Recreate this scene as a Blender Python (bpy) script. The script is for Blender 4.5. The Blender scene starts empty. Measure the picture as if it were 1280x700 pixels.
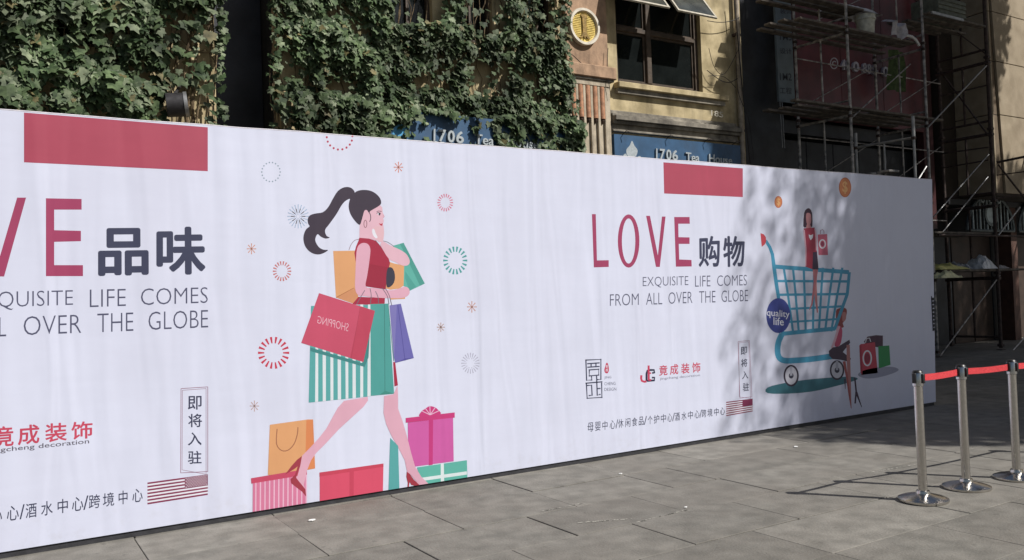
import bpy, bmesh, math, random
import numpy as np
from mathutils import Vector, Matrix, Euler
from mathutils.geometry import tessellate_polygon
random.seed(7); rng = np.random.default_rng(5)
scn = bpy.context.scene
C = scn.collection

# ------------------------------------------------------------------ camera
F = 1060.0
_x = np.array([1705., 37., -F]); _z = np.cross(np.array([1, .0357, 0]), _x)
_z /= np.linalg.norm(_z); _z = _z if _z[1] > 0 else -_z
_x /= np.linalg.norm(_x); _y = np.cross(_z, _x)
R = np.array([_x, _y, _z])                      # camera -> world
EYE = np.array([0., 0., 1.6])
cd = bpy.data.cameras.new('camera'); cam = bpy.data.objects.new('camera', cd); C.objects.link(cam)
cd.sensor_width = 36; cd.lens = 36*F/1280; cd.clip_end = 2000; cd.clip_start = .05
M4 = Matrix([list(r)+[0] for r in R]+[[0, 0, 0, 1]]); M4.translation = Vector(EYE)
cam.matrix_world = M4
scn.camera = cam

# ------------------------------------------------------------------ light
SUN = Vector((.53, -.80, .97)).normalized()     # towards the sun
elev = math.asin(SUN.z); az = math.atan2(SUN.x, SUN.y)
w = bpy.data.worlds.new('World'); scn.world = w; w.use_nodes = True
nt = w.node_tree; bg = nt.nodes['Background']
sky = nt.nodes.new('ShaderNodeTexSky'); sky.sky_type = 'NISHITA'; sky.sun_disc = False
sky.sun_elevation = elev; sky.sun_rotation = az; sky.dust_density = 2.0
nt.links.new(sky.outputs[0], bg.inputs[0]); bg.inputs[1].default_value = .05
sd = bpy.data.lights.new('sun', 'SUN'); sd.energy = 5.0; sd.angle = math.radians(.55); sd.color = (1, .965, .92)
so = bpy.data.objects.new('sun', sd); C.objects.link(so); so.rotation_euler = SUN.to_track_quat('Z', 'Y').to_euler()
scn.view_settings.view_transform = 'Standard'; scn.view_settings.look = 'None'
scn.view_settings.exposure = 0.16; scn.view_settings.gamma = 1

# ------------------------------------------------------------------ back-projection of measured points onto real planes
def ray(x, y): return R @ np.array([x-640, 350-y, -F])
def at(x, y, Y):
    r = ray(x, y); p = r*(Y/r[1])+EYE; return Vector((p[0], Y, p[2]))
def gnd(x, y, z=0):
    r = ray(x, y); p = r*((z-1.6)/r[2])+EYE; return Vector((p[0], p[1], z))

# ------------------------------------------------------------------ materials
def lin(c): c /= 255; return c/12.92 if c <= .04045 else ((c+.055)/1.055)**2.4
def col(r, g, b, k=1.0): return (lin(r)*k, lin(g)*k, lin(b)*k)
MATS = {}
def mat(name, c, rough=.6, metal=0, var=.15, scale=6, bump=.1, bscale=30, spec=.4, kind=None, c2=None, coat=0):
    if name in MATS: return MATS[name]
    m = bpy.data.materials.new(name); m.use_nodes = True; t = m.node_tree; n = t.nodes; L = t.links
    b = n['Principled BSDF']; b.inputs['Roughness'].default_value = rough; b.inputs['Metallic'].default_value = metal
    b.inputs['Specular IOR Level'].default_value = spec
    geo = n.new('ShaderNodeNewGeometry')
    nz = n.new('ShaderNodeTexNoise'); nz.inputs['Scale'].default_value = scale; nz.inputs['Detail'].default_value = 6
    L.new(geo.outputs['Position'], nz.inputs['Vector'])
    rp = n.new('ShaderNodeValToRGB'); L.new(nz.outputs[0], rp.inputs[0])
    a = tuple(max(0, x*(1-var)) for x in c)+(1,); d = tuple(min(1, x*(1+var)) for x in (c2 or c))+(1,)
    rp.color_ramp.elements[0].position = .35; rp.color_ramp.elements[1].position = .65
    rp.color_ramp.elements[0].color = a; rp.color_ramp.elements[1].color = d
    L.new(rp.outputs[0], b.inputs['Base Color'])
    if bump:
        bp = n.new('ShaderNodeBump'); bp.inputs['Strength'].default_value = bump; bp.inputs['Distance'].default_value = .02
        if kind == 'banner':      # stretched vinyl: long soft vertical folds and a few slanting creases
            mp = n.new('ShaderNodeMapping'); mp.inputs['Scale'].default_value = (3.2, 1, .35); mp.inputs['Rotation'].default_value = (0, .06, 0)
            L.new(geo.outputs['Position'], mp.inputs[0])
            n2 = n.new('ShaderNodeTexNoise'); n2.inputs['Scale'].default_value = 1.3; n2.inputs['Detail'].default_value = 1.5; n2.inputs['Distortion'].default_value = .6
            L.new(mp.outputs[0], n2.inputs['Vector'])
            mp2 = n.new('ShaderNodeMapping'); mp2.inputs['Scale'].default_value = (1.2, 1, 5); mp2.inputs['Rotation'].default_value = (0, .5, 0)
            L.new(geo.outputs['Position'], mp2.inputs[0])
            n3 = n.new('ShaderNodeTexNoise'); n3.inputs['Scale'].default_value = .8; n3.inputs['Detail'].default_value = 3
            L.new(mp2.outputs[0], n3.inputs['Vector'])
            ad = n.new('ShaderNodeMath'); ad.operation = 'MULTIPLY_ADD'; ad.inputs[1].default_value = .18
            L.new(n3.outputs[0], ad.inputs[0]); L.new(n2.outputs[0], ad.inputs[2])
            L.new(ad.outputs[0], bp.inputs['Height']); bp.inputs['Distance'].default_value = .06
        else:
            n2 = n.new('ShaderNodeTexNoise'); n2.inputs['Scale'].default_value = bscale; n2.inputs['Detail'].default_value = 5
            L.new(geo.outputs['Position'], n2.inputs['Vector']); L.new(n2.outputs[0], bp.inputs['Height'])
        L.new(bp.outputs[0], b.inputs['Normal'])
    MATS[name] = m; return m
def weather(m, dark, amount=.6, scale=(1.2, 1.2, .35), nscale=2.2, lo=.45, hi=.7):
    """rain streaks and grime mixed over a material's colour"""
    t = m.node_tree; n = t.nodes; L = t.links; b = n['Principled BSDF']
    src = b.inputs['Base Color'].links[0].from_socket
    geo = n.new('ShaderNodeNewGeometry'); mp = n.new('ShaderNodeMapping'); mp.inputs['Scale'].default_value = scale
    L.new(geo.outputs['Position'], mp.inputs[0])
    nz = n.new('ShaderNodeTexNoise'); nz.inputs['Scale'].default_value = nscale; nz.inputs['Detail'].default_value = 9; nz.inputs['Roughness'].default_value = .65
    L.new(mp.outputs[0], nz.inputs['Vector'])
    rp = n.new('ShaderNodeMapRange'); rp.inputs[1].default_value = lo; rp.inputs[2].default_value = hi; rp.inputs[4].default_value = amount
    L.new(nz.outputs[0], rp.inputs[0])
    mx = n.new('ShaderNodeMix'); mx.data_type = 'RGBA'; L.new(rp.outputs[0], mx.inputs[0]); L.new(src, mx.inputs[6]); mx.inputs[7].default_value = (*dark, 1)
    L.new(mx.outputs[2], b.inputs['Base Color'])
    return m

# ------------------------------------------------------------------ object helpers
def link(o, parent=None):
    C.objects.link(o)
    if parent is not None: o.parent = parent
    return o
def tag(o, label=None, cat=None, group=None, kind=None):
    if label: o['label'] = label
    if cat: o['category'] = cat
    if group: o['group'] = group
    if kind: o['kind'] = kind
    return o
def empty(name, loc=(0, 0, 0)):
    o = bpy.data.objects.new(name, None); o.empty_display_size = .1; C.objects.link(o); o.location = loc; return o
class MB:
    """collects shapes (world coordinates) and links them as ONE mesh; parents sit where o.location says"""
    def __init__(s): s.v = []; s.f = []; s.m = []; s.mats = []; s.sm = []
    def mi(s, m):
        if m not in s.mats: s.mats.append(m)
        return s.mats.index(m)
    def add(s, vs, fs, m, smooth=False):
        o = len(s.v); s.v += [tuple(v) for v in vs]; k = s.mi(m)
        for f in fs: s.f.append([i+o for i in f]); s.m.append(k); s.sm.append(smooth)
        return s
    def box(s, a, b, m, bev=0):
        x0, y0, z0 = [min(p, q) for p, q in zip(a, b)]; x1, y1, z1 = [max(p, q) for p, q in zip(a, b)]
        if bev:
            bm = bmesh.new(); bmesh.ops.create_cube(bm, size=1)
            for v in bm.verts: v.co = Vector(((x0+x1)/2+v.co.x*(x1-x0), (y0+y1)/2+v.co.y*(y1-y0), (z0+z1)/2+v.co.z*(z1-z0)))
            bmesh.ops.bevel(bm, geom=bm.edges[:], offset=bev, segments=1, affect='EDGES')
            bm.verts.index_update()
            s.add([v.co[:] for v in bm.verts], [[v.index for v in f.verts] for f in bm.faces], m); bm.free(); return s
        vs = [(x, y, z) for x in (x0, x1) for y in (y0, y1) for z in (z0, z1)]
        return s.add(vs, [(0, 1, 3, 2), (4, 6, 7, 5), (0, 4, 5, 1), (2, 3, 7, 6), (0, 2, 6, 4), (1, 5, 7, 3)], m)
    def tube(s, pts, r, m, n=8, cap=True):
        pts = [Vector(p) for p in pts]; rs = r if isinstance(r, (list, tuple)) else [r]*len(pts)
        vs = []; fs = []
        up = None
        for i, p in enumerate(pts):
            d = (pts[min(i+1, len(pts)-1)]-pts[max(i-1, 0)]).normalized()
            if up is None:
                up = Vector((0, 0, 1)) if abs(d.z) < .9 else Vector((1, 0, 0))
            a = d.cross(up).normalized(); b = a.cross(d).normalized(); up = b
            for k in range(n):
                t = 2*math.pi*k/n; vs.append(p+(a*math.cos(t)+b*math.sin(t))*rs[i])
        for i in range(len(pts)-1):
            for k in range(n): fs.append((i*n+k, i*n+(k+1) % n, (i+1)*n+(k+1) % n, (i+1)*n+k))
        if cap: fs += [tuple(range(n))[::-1], tuple(range((len(pts)-1)*n, len(pts)*n))]
        return s.add(vs, fs, m, True)
    def lathe(s, c, prof, m, n=32, axis='z', sx=1):
        c = Vector(c); vs = []; fs = []
        for r, h in prof:
            for k in range(n):
                t = 2*math.pi*k/n
                if axis == 'z': vs.append(c+Vector((r*math.cos(t), r*math.sin(t), h)))
                else: vs.append(c+Vector((r*math.cos(t)*sx, -h, r*math.sin(t))))
        for i in range(len(prof)-1):
            for k in range(n): fs.append((i*n+k, i*n+(k+1) % n, (i+1)*n+(k+1) % n, (i+1)*n+k))
        fs += [tuple(range(n))[::-1], tuple(range((len(prof)-1)*n, len(prof)*n))]
        return s.add(vs, fs, m, True)
    def poly(s, pts, m, off=Vector((0, 0, 0))):
        pts = [Vector(p) for p in pts]
        tr = tessellate_polygon([pts])
        fs = []
        for t in tr:
            a, b, c = [pts[i] for i in t]
            nrm = (b-a).cross(c-a)
            fs.append(t if nrm.y <= 0 else t[::-1])
        return s.add([p+off for p in pts], fs, m)
    def prism(s, pts, d, m):
        """outline in a plane, pushed by vector d"""
        pts = [Vector(p) for p in pts]; n = len(pts); d = Vector(d)
        tr = tessellate_polygon([pts])
        s.add(pts+[p+d for p in pts], [tuple(t) for t in tr]+[tuple(i+n for i in t[::-1]) for t in tr]+[(i, (i+1) % n, (i+1) % n+n, i+n) for i in range(n)], m)
        return s
    def build(s, name, parent=None, fix=True):
        me = bpy.data.meshes.new(name)
        off = Vector((0, 0, 0))
        if parent is not None:
            p = parent
            while p is not None: off += p.location; p = p.parent
        me.from_pydata([Vector(v)-off for v in s.v], [], s.f)
        for m in s.mats: me.materials.append(m)
        me.polygons.foreach_set('material_index', s.m); me.polygons.foreach_set('use_smooth', s.sm)
        me.update()
        if fix:
            bm = bmesh.new(); bm.from_mesh(me); bmesh.ops.recalc_face_normals(bm, faces=bm.faces[:]); bm.to_mesh(me); bm.free()
        if any(s.sm):
            try: me.set_sharp_from_angle(angle=math.radians(38))
            except Exception: pass
        o = bpy.data.objects.new(name, me); return link(o, parent)
def struct(o): o['kind'] = 'structure'; return o

# common materials
m_metal = mat('stanchion_steel', (.55, .53, .5), .16, 1, .06, 40, .02)
m_tube = mat('scaffold_tube_steel', (.2, .2, .205), .5, .4, .5, 9, .15, c2=(.3, .28, .26))
m_rust = mat('scaffold_tube_rusty', (.05, .033, .028), .75, .1, .4, 12, .2)
m_zinc = mat('scaffold_tube_zinc', (.3, .3, .3), .5, .7, .2, 9, .1)
m_plank = mat('scaffold_plank_timber', (.1, .085, .07), .85, 0, .4, 7, .4, 20)
m_black = mat('black_void_paint', (.012, .012, .014), .8, 0, .3, 3, .1)

# ================================================================== GROUND
m_dirt = mat('joint_dirt', (.035, .033, .03), .95, 0, .3, 20, .3)
b = MB(); b.box((-300, -300, -.5), (400, 400, -.034), m_dirt)
ground = struct(b.build('ground'))
m_slab = mat('paving_stone', (.165, .158, .139), .82, 0, .12, 5.5, .28, 55, spec=.3, c2=(.2, .19, .168))
def slab_nodes(m):
    t = m.node_tree; n = t.nodes; L = t.links; bs = n['Principled BSDF']; src = bs.inputs['Base Color'].links[0].from_socket
    oi = n.new('ShaderNodeObjectInfo'); mr = n.new('ShaderNodeMapRange'); mr.inputs[3].default_value = .78; mr.inputs[4].default_value = 1.1
    L.new(oi.outputs['Random'], mr.inputs[0])
    hs = n.new('ShaderNodeHueSaturation'); L.new(src, hs.inputs['Color']); L.new(mr.outputs[0], hs.inputs['Value'])
    geo = n.new('ShaderNodeNewGeometry'); vz = n.new('ShaderNodeTexNoise'); vz.inputs['Scale'].default_value = 1.1; vz.inputs['Detail'].default_value = 8; vz.inputs['Roughness'].default_value = .7
    L.new(geo.outputs['Position'], vz.inputs['Vector'])
    m2 = n.new('ShaderNodeMapRange'); m2.inputs[1].default_value = .35; m2.inputs[2].default_value = .68; m2.inputs[4].default_value = .55
    L.new(vz.outputs[0], m2.inputs[0])
    mx = n.new('ShaderNodeMix'); mx.data_type = 'RGBA'; L.new(m2.outputs[0], mx.inputs[0]); L.new(hs.outputs[0], mx.inputs[6]); mx.inputs[7].default_value = (.145, .13, .112, 1)
    gn = n.new('ShaderNodeTexNoise'); gn.inputs['Scale'].default_value = 13; gn.inputs['Detail'].default_value = 3; L.new(geo.outputs['Position'], gn.inputs['Vector'])
    gm = n.new('ShaderNodeMapRange'); gm.inputs[1].default_value = .66; gm.inputs[2].default_value = .72; gm.inputs[4].default_value = .35; L.new(gn.outputs[0], gm.inputs[0])
    gx = n.new('ShaderNodeMix'); gx.data_type = 'RGBA'; L.new(gm.outputs[0], gx.inputs[0]); L.new(mx.outputs[2], gx.inputs[6]); gx.inputs[7].default_value = (.06, .056, .05, 1); mx = gx
    # fine pale speckles of dried grit
    sp = n.new('ShaderNodeTexNoise'); sp.inputs['Scale'].default_value = 90; sp.inputs['Detail'].default_value = 2; L.new(geo.outputs['Position'], sp.inputs['Vector'])
    m3 = n.new('ShaderNodeMapRange'); m3.inputs[1].default_value = .66; m3.inputs[2].default_value = .74; m3.inputs[4].default_value = .5; L.new(sp.outputs[0], m3.inputs[0])
    mx2 = n.new('ShaderNodeMix'); mx2.data_type = 'RGBA'; L.new(m3.outputs[0], mx2.inputs[0]); L.new(mx.outputs[2], mx2.inputs[6]); mx2.inputs[7].default_value = (.3, .29, .26, 1)
    L.new(mx2.outputs[2], bs.inputs['Base Color'])
slab_nodes(m_slab)
ROW = .64; LEN = .985
def in_view(x, y):
    c = R.T @ (np.array([x, y, 0])-EYE)
    if c[2] > -.3: return False
    px, py = 640-F*c[0]/c[2], 350+F*c[1]/c[2]
    return -60 < px < 1340 and py < 760
slab_meshes = {}
def slab_mesh(l, wd, k):
    key = (round(l, 2), k)
    if key in slab_meshes: return slab_meshes[key]
    bb = MB(); j = [random.uniform(-.003, .003) for _ in range(4)]
    g = .0035
    bb.box((g+j[0], g+j[1], -.03), (l-g+j[2], wd-g+j[3], 0), m_slab, .003)
    o = bb.build('paving_slab', fix=True); me = o.data; bpy.data.objects.remove(o)
    slab_meshes[key] = me; return me
far = MB(); nslab = 0
cand = []
for r in range(-9, 42):
    y0 = 4.665+r*ROW; shift = {0: .0, 1: .48}[r % 2]
    x = -9.97+shift+ (0.02 if r % 3 == 0 else 0)
    while x < 34:
        k = random.random(); l = LEN if k > .16 else (.5 if k < .08 else 1.48)
        if l != LEN:
            l = LEN/2 if l < 1 else LEN*1.5
        cand.append((x, y0, l)); x += l
def slab_px(c):
    return math.hypot(c[0]+.5, c[1]+.3)
vis = sorted([c for c in cand if in_view(c[0]+c[2]/2, c[1]+.3) or in_view(c[0], c[1]) or in_view(c[0]+c[2], c[1]+ROW)], key=slab_px)
vis = [c for c in vis if not (c[1] > 6.9 and c[0] < 10.2)]
near = set(vis[:285])
for c in cand:
    dz = random.uniform(-.0022, .0022)
    if c in near:
        o = bpy.data.objects.new('paving_slab', slab_mesh(c[2], ROW, random.randrange(4))); link(o, ground)
        o.location = (c[0], c[1], dz); o.rotation_euler = (random.uniform(-.0025, .0025), random.uniform(-.0015, .0015), random.uniform(-.002, .002))
    else:
        far.box((c[0]+.004, c[1]+.004, -.03), (c[0]+c[2]-.004, c[1]+ROW-.004, dz), m_slab)
fo = far.build('paving', ground); fo['kind'] = 'stuff'
b = MB(); b.box((-300, -300, -.033), (-10.3, 400, -.003), m_slab); b.box((34.6, -300, -.033), (400, 400, -.003), m_slab)
b.box((-10.3, -300, -.033), (34.6, -1.12, -.003), m_slab)
struct(b.build('plaza'))
# white scrapes of mortar on a few joints
b = MB(); m_mort = mat('dried_mortar', (.5, .48, .42), .9, 0, .2, 60, .3)
for (x0, y0, x1, y1) in ((797, 653, 858, 638), (670, 641, 731, 629), (722, 654, 790, 649), (1088, 591, 1150, 580)):
    A = gnd(x0, y0); B = gnd(x1, y1)
    for i in range(26):
        t = random.random(); p = A.lerp(B, t); s_ = random.uniform(.003, .011)
        n = 6; vs = [(p.x+math.cos(a*6.283/n)*s_*random.uniform(1, 3.2), p.y+math.sin(a*6.283/n)*s_*.5, .004) for a in range(n)]
        b.add(vs, [tuple(range(n))], m_mort)
mo = b.build('mortar_scrape'); mo['kind'] = 'stuff'; tag(mo, 'pale crumbs of dried mortar along the joints between paving slabs', 'mortar')

# ================================================================== HOARDING
HY = 6.62
def H(x, y): return at(x, y, HY)
WK = .72
def pc(r, g, b): return col(r, g, b, WK)
def pm(r, g, b, shade=False):
    """printed ink on the vinyl"""
    nm = f'banner_ink_{r}_{g}_{b}'
    c_ = pc(r, g, b)
    return mat(nm, c_, .5, 0, .03, 3, .22, kind='banner', spec=.35)
m_ban = mat('banner_vinyl_white', pc(226, 230, 250), .4, 0, .02, 2, .34, kind='banner', spec=.35)
weather(m_ban, pc(212, 212, 230), .3, (.9, 1, .35), 1.3, .42, .75)
def foot_dirt(m):
    t = m.node_tree; n = t.nodes; L = t.links; b = n['Principled BSDF']; src = b.inputs['Base Color'].links[0].from_socket
    geo = n.new('ShaderNodeNewGeometry'); sx = n.new('ShaderNodeSeparateXYZ'); L.new(geo.outputs['Position'], sx.inputs[0])
    mr = n.new('ShaderNodeMapRange'); mr.inputs[1].default_value = .05; mr.inputs[2].default_value = .38; mr.inputs[3].default_value = 1; mr.inputs[4].default_value = 0; L.new(sx.outputs[2], mr.inputs[0])
    nz = n.new('ShaderNodeTexNoise'); nz.inputs['Scale'].default_value = 9; nz.inputs['Detail'].default_value = 8; nz.inputs['Roughness'].default_value = .7; L.new(geo.outputs['Position'], nz.inputs['Vector'])
    m2 = n.new('ShaderNodeMapRange'); m2.inputs[1].default_value = .52; m2.inputs[2].default_value = .8; m2.inputs[4].default_value = .4; L.new(nz.outputs[0], m2.inputs[0])
    pw = n.new('ShaderNodeMath'); pw.operation = 'MULTIPLY'; L.new(mr.outputs[0], pw.inputs[0]); L.new(m2.outputs[0], pw.inputs[1])
    mx = n.new('ShaderNodeMix'); mx.data_type = 'RGBA'; L.new(pw.outputs[0], mx.inputs[0]); L.new(src, mx.inputs[6]); mx.inputs[7].default_value = (.4, .39, .4, 1); L.new(mx.outputs[2], b.inputs['Base Color'])
foot_dirt(m_ban)
m_strip = mat('hoarding_base_strip', (.03, .03, .034), .7, 0, .3, 8, .2)
hoard = empty('hoarding', (5.4, HY, 0))
tag(hoard, 'long white printed advertising hoarding standing across the plaza in front of the shops', 'hoarding')
XR0 = H(1170, 507).x; XR1 = H(1165, 224).x; TOPZ = 3.0
XL = -3.2
b = MB()
nseg = 60
top = [(XL+(XR1-XL)*i/nseg, TOPZ+.0015*math.sin(i*1.7)+.002*math.sin(i*.61)) for i in range(nseg+1)]
out = [Vector((XL, HY, .045)), Vector((XR0, HY, .045))]+[Vector((x, HY, z)) for x, z in top[::-1]]
b.prism(out, (0, .10, 0), m_ban)
banner = b.build('banner', hoard)
b = MB(); b.box((XL, HY+.012, 0), (XR0-.02, HY+.09, .045), m_strip)
b.build('base_strip', hoard)
# hemmed top edge folded over the frame
b = MB(); m_hem = mat('banner_hem', pc(236, 232, 240), .45, 0, .05, 5, .4, 14)
b.tube([(x, HY+.003, z-.001+.001*math.sin(k*2.3)) for k, (x, z) in enumerate(top)], .005, m_hem, 6)
b.build('top_hem', hoard)
b = MB()
for i in range(9):
    b.box((XR0+.005, HY-.012, 1.42-i*.05), (XR0+.05, HY+.06, 1.385-i*.05), m_strip)
b.box((XR0+.004, HY-.002, .98), (XR0+.022, HY+.05, 1.44), m_strip)
b.build('hinge_bracket', hoard)
b = MB(); m_brace = m_tube
for x in (0, 2.7, 5.4, 8.1, 10.4):
    b.box((x-.03, HY+.101, 0), (x+.03, HY+.16, 2.95), m_strip); b.tube([(x, HY+.13, 2.4), (x, HY+1.1, .03)], .025, m_brace)
b.box((XL, HY+.101, 1.4), (10.6, HY+.14, 1.46), m_strip)
b.build('rear_frame', hoard)

def sm_pts(p, closed=True, sub=4):
    n = len(p); o = []
    rngi = range(n if closed else n-1)
    for i in rngi:
        p0, p1, p2, p3 = [Vector((*p[(i+k) % n if closed else min(max(i+k, 0), n-1)], 0)) for k in (-1, 0, 1, 2)]
        for s in range(sub):
            t = s/sub
            q = .5*((2*p1)+(p2-p0)*t+(2*p0-5*p1+4*p2-p3)*t*t+(-p0+3*p1-3*p2+p3)*t**3)
            o.append((q.x, q.y))
    if not closed: o.append(p[-1])
    return o
class Print:
    def __init__(s, region=(0, 0, 1), Y=HY, shift=0, lift=0): s.b = MB(); s.k = 1; s.o = region; s.Y = Y; s.step = .00002; s.shift = shift; s.lift = lift
    def P(s, p): return at(s.o[0]+p[0]/s.o[2], s.o[1]+p[1]/s.o[2], s.Y)
    def _off(s): s.k += 1; return Vector((s.shift, -.0004-s.k*s.step, s.lift))
    def poly(s, p, m, smooth=0):
        if smooth: p = sm_pts(p, True, smooth)
        s.b.poly([s.P(q) for q in p], m, s._off())
    def ell(s, cx, cy, rx, ry, m, n=28, rot=0):
        s.poly([(cx+rx*math.cos(a)*math.cos(rot)-ry*math.sin(a)*math.sin(rot), cy+rx*math.cos(a)*math.sin(rot)+ry*math.sin(a)*math.cos(rot)) for a in [2*math.pi*i/n for i in range(n)]], m)
    def ring(s, cx, cy, rx, ry, th, m, n=36, a0=0, a1=2*math.pi):
        off = s._off()
        for i in range(n):
            u = a0+(a1-a0)*i/n; v = a0+(a1-a0)*(i+1)/n; k = 1-th/rx; ky = 1-th/ry
            q = [(cx+rx*math.cos(u), cy+ry*math.sin(u)), (cx+rx*math.cos(v), cy+ry*math.sin(v)), (cx+rx*k*math.cos(v), cy+ry*ky*math.sin(v)), (cx+rx*k*math.cos(u), cy+ry*ky*math.sin(u))]
            s.b.poly([s.P(z) for z in q], m, off)
    def line(s, pts, wd, m, smooth=0, taper=False):
        if smooth: pts = sm_pts(pts, False, smooth)
        off = s._off(); L_ = []; R_ = []
        for i, p in enumerate(pts):
            a = pts[max(i-1, 0)]; c = pts[min(i+1, len(pts)-1)]; d = Vector((c[0]-a[0], c[1]-a[1])); d.normalize()
            h = (wd[i] if isinstance(wd, list) else wd)/2
            if taper: h *= 1-i/(len(pts)-1)*.8
            L_.append((p[0]-d.y*h, p[1]+d.x*h)); R_.append((p[0]+d.y*h, p[1]-d.x*h))
        for i in range(len(pts)-1): s.b.poly([s.P(z) for z in (L_[i], L_[i+1], R_[i+1], R_[i])], m, off)
    def text(s, body, q, m, bold=0, mirror=False, depth=0, space=1.0):
        """q = corners TL, TR, BR, BL of the lettering's bounding box"""
        cjk = any(ord(c) > 0x2000 for c in body); sh = bold if (cjk and bold > 0) else 0
        cu = bpy.data.curves.new('t', 'FONT'); cu.body = body; cu.size = 1; cu.offset = 0 if sh else bold; cu.resolution_u = 3; cu.space_character = space
        if depth: cu.extrude = depth
        to = bpy.data.objects.new('t', cu); C.objects.link(to); bpy.context.view_layer.update()
        me = bpy.data.meshes.new_from_object(to.evaluated_get(bpy.context.evaluated_depsgraph_get()))
        vs = [v.co.copy() for v in me.vertices]; fs = [tuple(p.vertices) for p in me.polygons]
        bpy.data.objects.remove(to); bpy.data.meshes.remove(me); bpy.data.curves.remove(cu)
        if not vs: return
        x0 = min(v.x for v in vs); x1 = max(v.x for v in vs); y0 = min(v.y for v in vs); y1 = max(v.y for v in vs)
        if sh:
            nv = len(vs); base = list(vs); bf = list(fs); vs = []; fs = []
            for i, (dx, dy) in enumerate([(0, 0), (sh, 0), (-sh, 0), (0, sh), (0, -sh), (sh*.7, sh*.7), (-sh*.7, -sh*.7), (sh*.7, -sh*.7), (-sh*.7, sh*.7)]):
                vs += [v+Vector((dx, dy, .000012*i)) for v in base]; fs += [tuple(k+i*nv for k in f) for f in bf]
            x0 -= sh; x1 += sh; y0 -= sh; y1 += sh
        TL, TR, BR, BL = [s.P(c) for c in q]; off = s._off(); o = []
        for v in vs:
            u = (v.x-x0)/(x1-x0); t = (v.y-y0)/(y1-y0)
            if mirror: u = 1-u
            a = BL.lerp(BR, u); c = TL.lerp(TR, u); p = a.lerp(c, t)+off; p.y -= v.z
            o.append(p)
        if not depth:
            f2 = []
            for f in fs:
                a, b_, c = [o[i] for i in f[:3]]
                f2.append(f if (b_-a).cross(c-a).y <= 0 else f[::-1])
            fs = f2
        s.b.add(o, fs, m)
    def word(s, body, x0, x1, tl, bl, m, **k):
        """tl, bl: lines (xa, ya, xb, yb) of the tops and bottoms"""
        f = lambda l, x: l[1]+(l[3]-l[1])*(x-l[0])/(l[2]-l[0])
        s.text(body, [(x0, f(tl, x0)), (x1, f(tl, x1)), (x1, f(bl, x1)), (x0, f(bl, x0))], m, **k)
    def build(s, name, parent=hoard, label=None):
        if parent is hoard: s.b.v = [(v[0], v[1], max(v[2], .0455)) for v in s.b.v]
        o = s.b.build(name, parent, fix=False)
        if label: o['label'] = label
        return o
ink_red = pm(178, 74, 98); ink_love = pm(168, 66, 104); ink_dark = pm(62, 66, 92); ink_txt = pm(84, 86, 112)
ink_logo = pm(205, 75, 100); ink_navy = pm(45, 48, 75)
ink_white = pm(236, 238, 248); ink_flag = pm(140, 55, 88); ink_frame = pm(150, 92, 118)
# --- left block
p = Print((0, 130, 2.3333))
p.poly([(70, 25), (606, 68), (606, 196), (70, 170)], ink_red); p.poly([(76, 31), (596, 73), (596, 189), (76, 165)], pm(180, 76, 98))
p.build('printed_red_panel', label='larger red blank panel at the left end of the banner')
p = Print((0, 130, 2.3333))
p.poly([(134, 275), (238, 277), (238, 308), (158, 308), (158, 368), (236, 370), (236, 400), (158, 402), (158, 470), (242, 470), (242, 502), (134, 502)], ink_love)
p.poly([(76, 273), (50, 273), (0, 444), (-50, 271), (-78, 271), (-14, 503), (12, 503)], ink_love)
p.build('printed_letters', label='larger LOVE in thin capitals at the left end of the banner')
p = Print((0, 130, 2.3333)); p.ring(-165, 388, 62, 118, 26, ink_love); p.poly([(-330, 268), (-304, 268), (-304, 474), (-252, 474), (-252, 504), (-330, 504)], ink_love)
p.build('printed_letters')
p = Print((0, 130, 2.3333))
p.text('品', [(286, 362), (433, 361), (434, 499), (286, 502)], ink_dark, bold=.028)
p.text('味', [(456, 359), (598, 357), (600, 497), (456, 499)], ink_dark, bold=.028)
p.build('printed_characters', label='two large dark Chinese characters beside the larger LOVE')
p = Print((0, 130, 2.3333))
T1 = (0, 547, 607, 534); B1 = (0, 602, 607, 580); T2 = (0, 622, 607, 600); B2 = (0, 678, 607, 652)
for wd, x0, x1 in (('EXQUISITE', -84, 213), ('LIFE', 262, 367), ('COMES', 411, 606)):
    p = Print((0, 130, 2.3333)); p.word(wd, x0, x1, T1, B1, ink_txt, bold=-.014); p.build('printed_word')
for wd, x0, x1 in (('FROM', -262, -124), ('ALL', -70, 18), ('OVER', 69, 237), ('THE', 284, 389), ('GLOBE', 433, 607)):
    p = Print((0, 130, 2.3333)); p.word(wd, x0, x1, T2, B2, ink_txt, bold=-.014); p.build('printed_word')
def flag(p, L0, R0, yl, yr, hl, hr, cx, cyl, dots):
    """striped flag: top-left (L0,yl) top-right (R0,yr), heights hl / hr"""
    fy = lambda x, t: (yl+(yr-yl)*(x-L0)/(R0-L0))+t*(hl+(hr-hl)*(x-L0)/(R0-L0))
    p.poly([(L0, fy(L0, 0)), (R0, fy(R0, 0)), (R0, fy(R0, 1)), (L0, fy(L0, 1))], ink_white)
    n = 13 if dots else 13
    for i in range(0, n, 2): p.poly([(L0, fy(L0, i/n)), (R0, fy(R0, i/n)), (R0, fy(R0, (i+1)/n)), (L0, fy(L0, (i+1)/n))], ink_flag)
    p.poly([(cx, fy(cx, 0)), (R0, fy(R0, 0)), (R0, fy(R0, .54)), (cx, fy(cx, .54))], pm(128, 50, 84))
    if dots:
        for r in range(7):
            for c in range(8 if r % 2 else 9):
                x = cx+(R0-cx)*(.06+.11*c+(.055 if r % 2 else 0)); y = fy(x, .05+.07*r)
                p.ell(x, y, 1.9, 1.9, ink_white, 5); p.k -= 1
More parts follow.
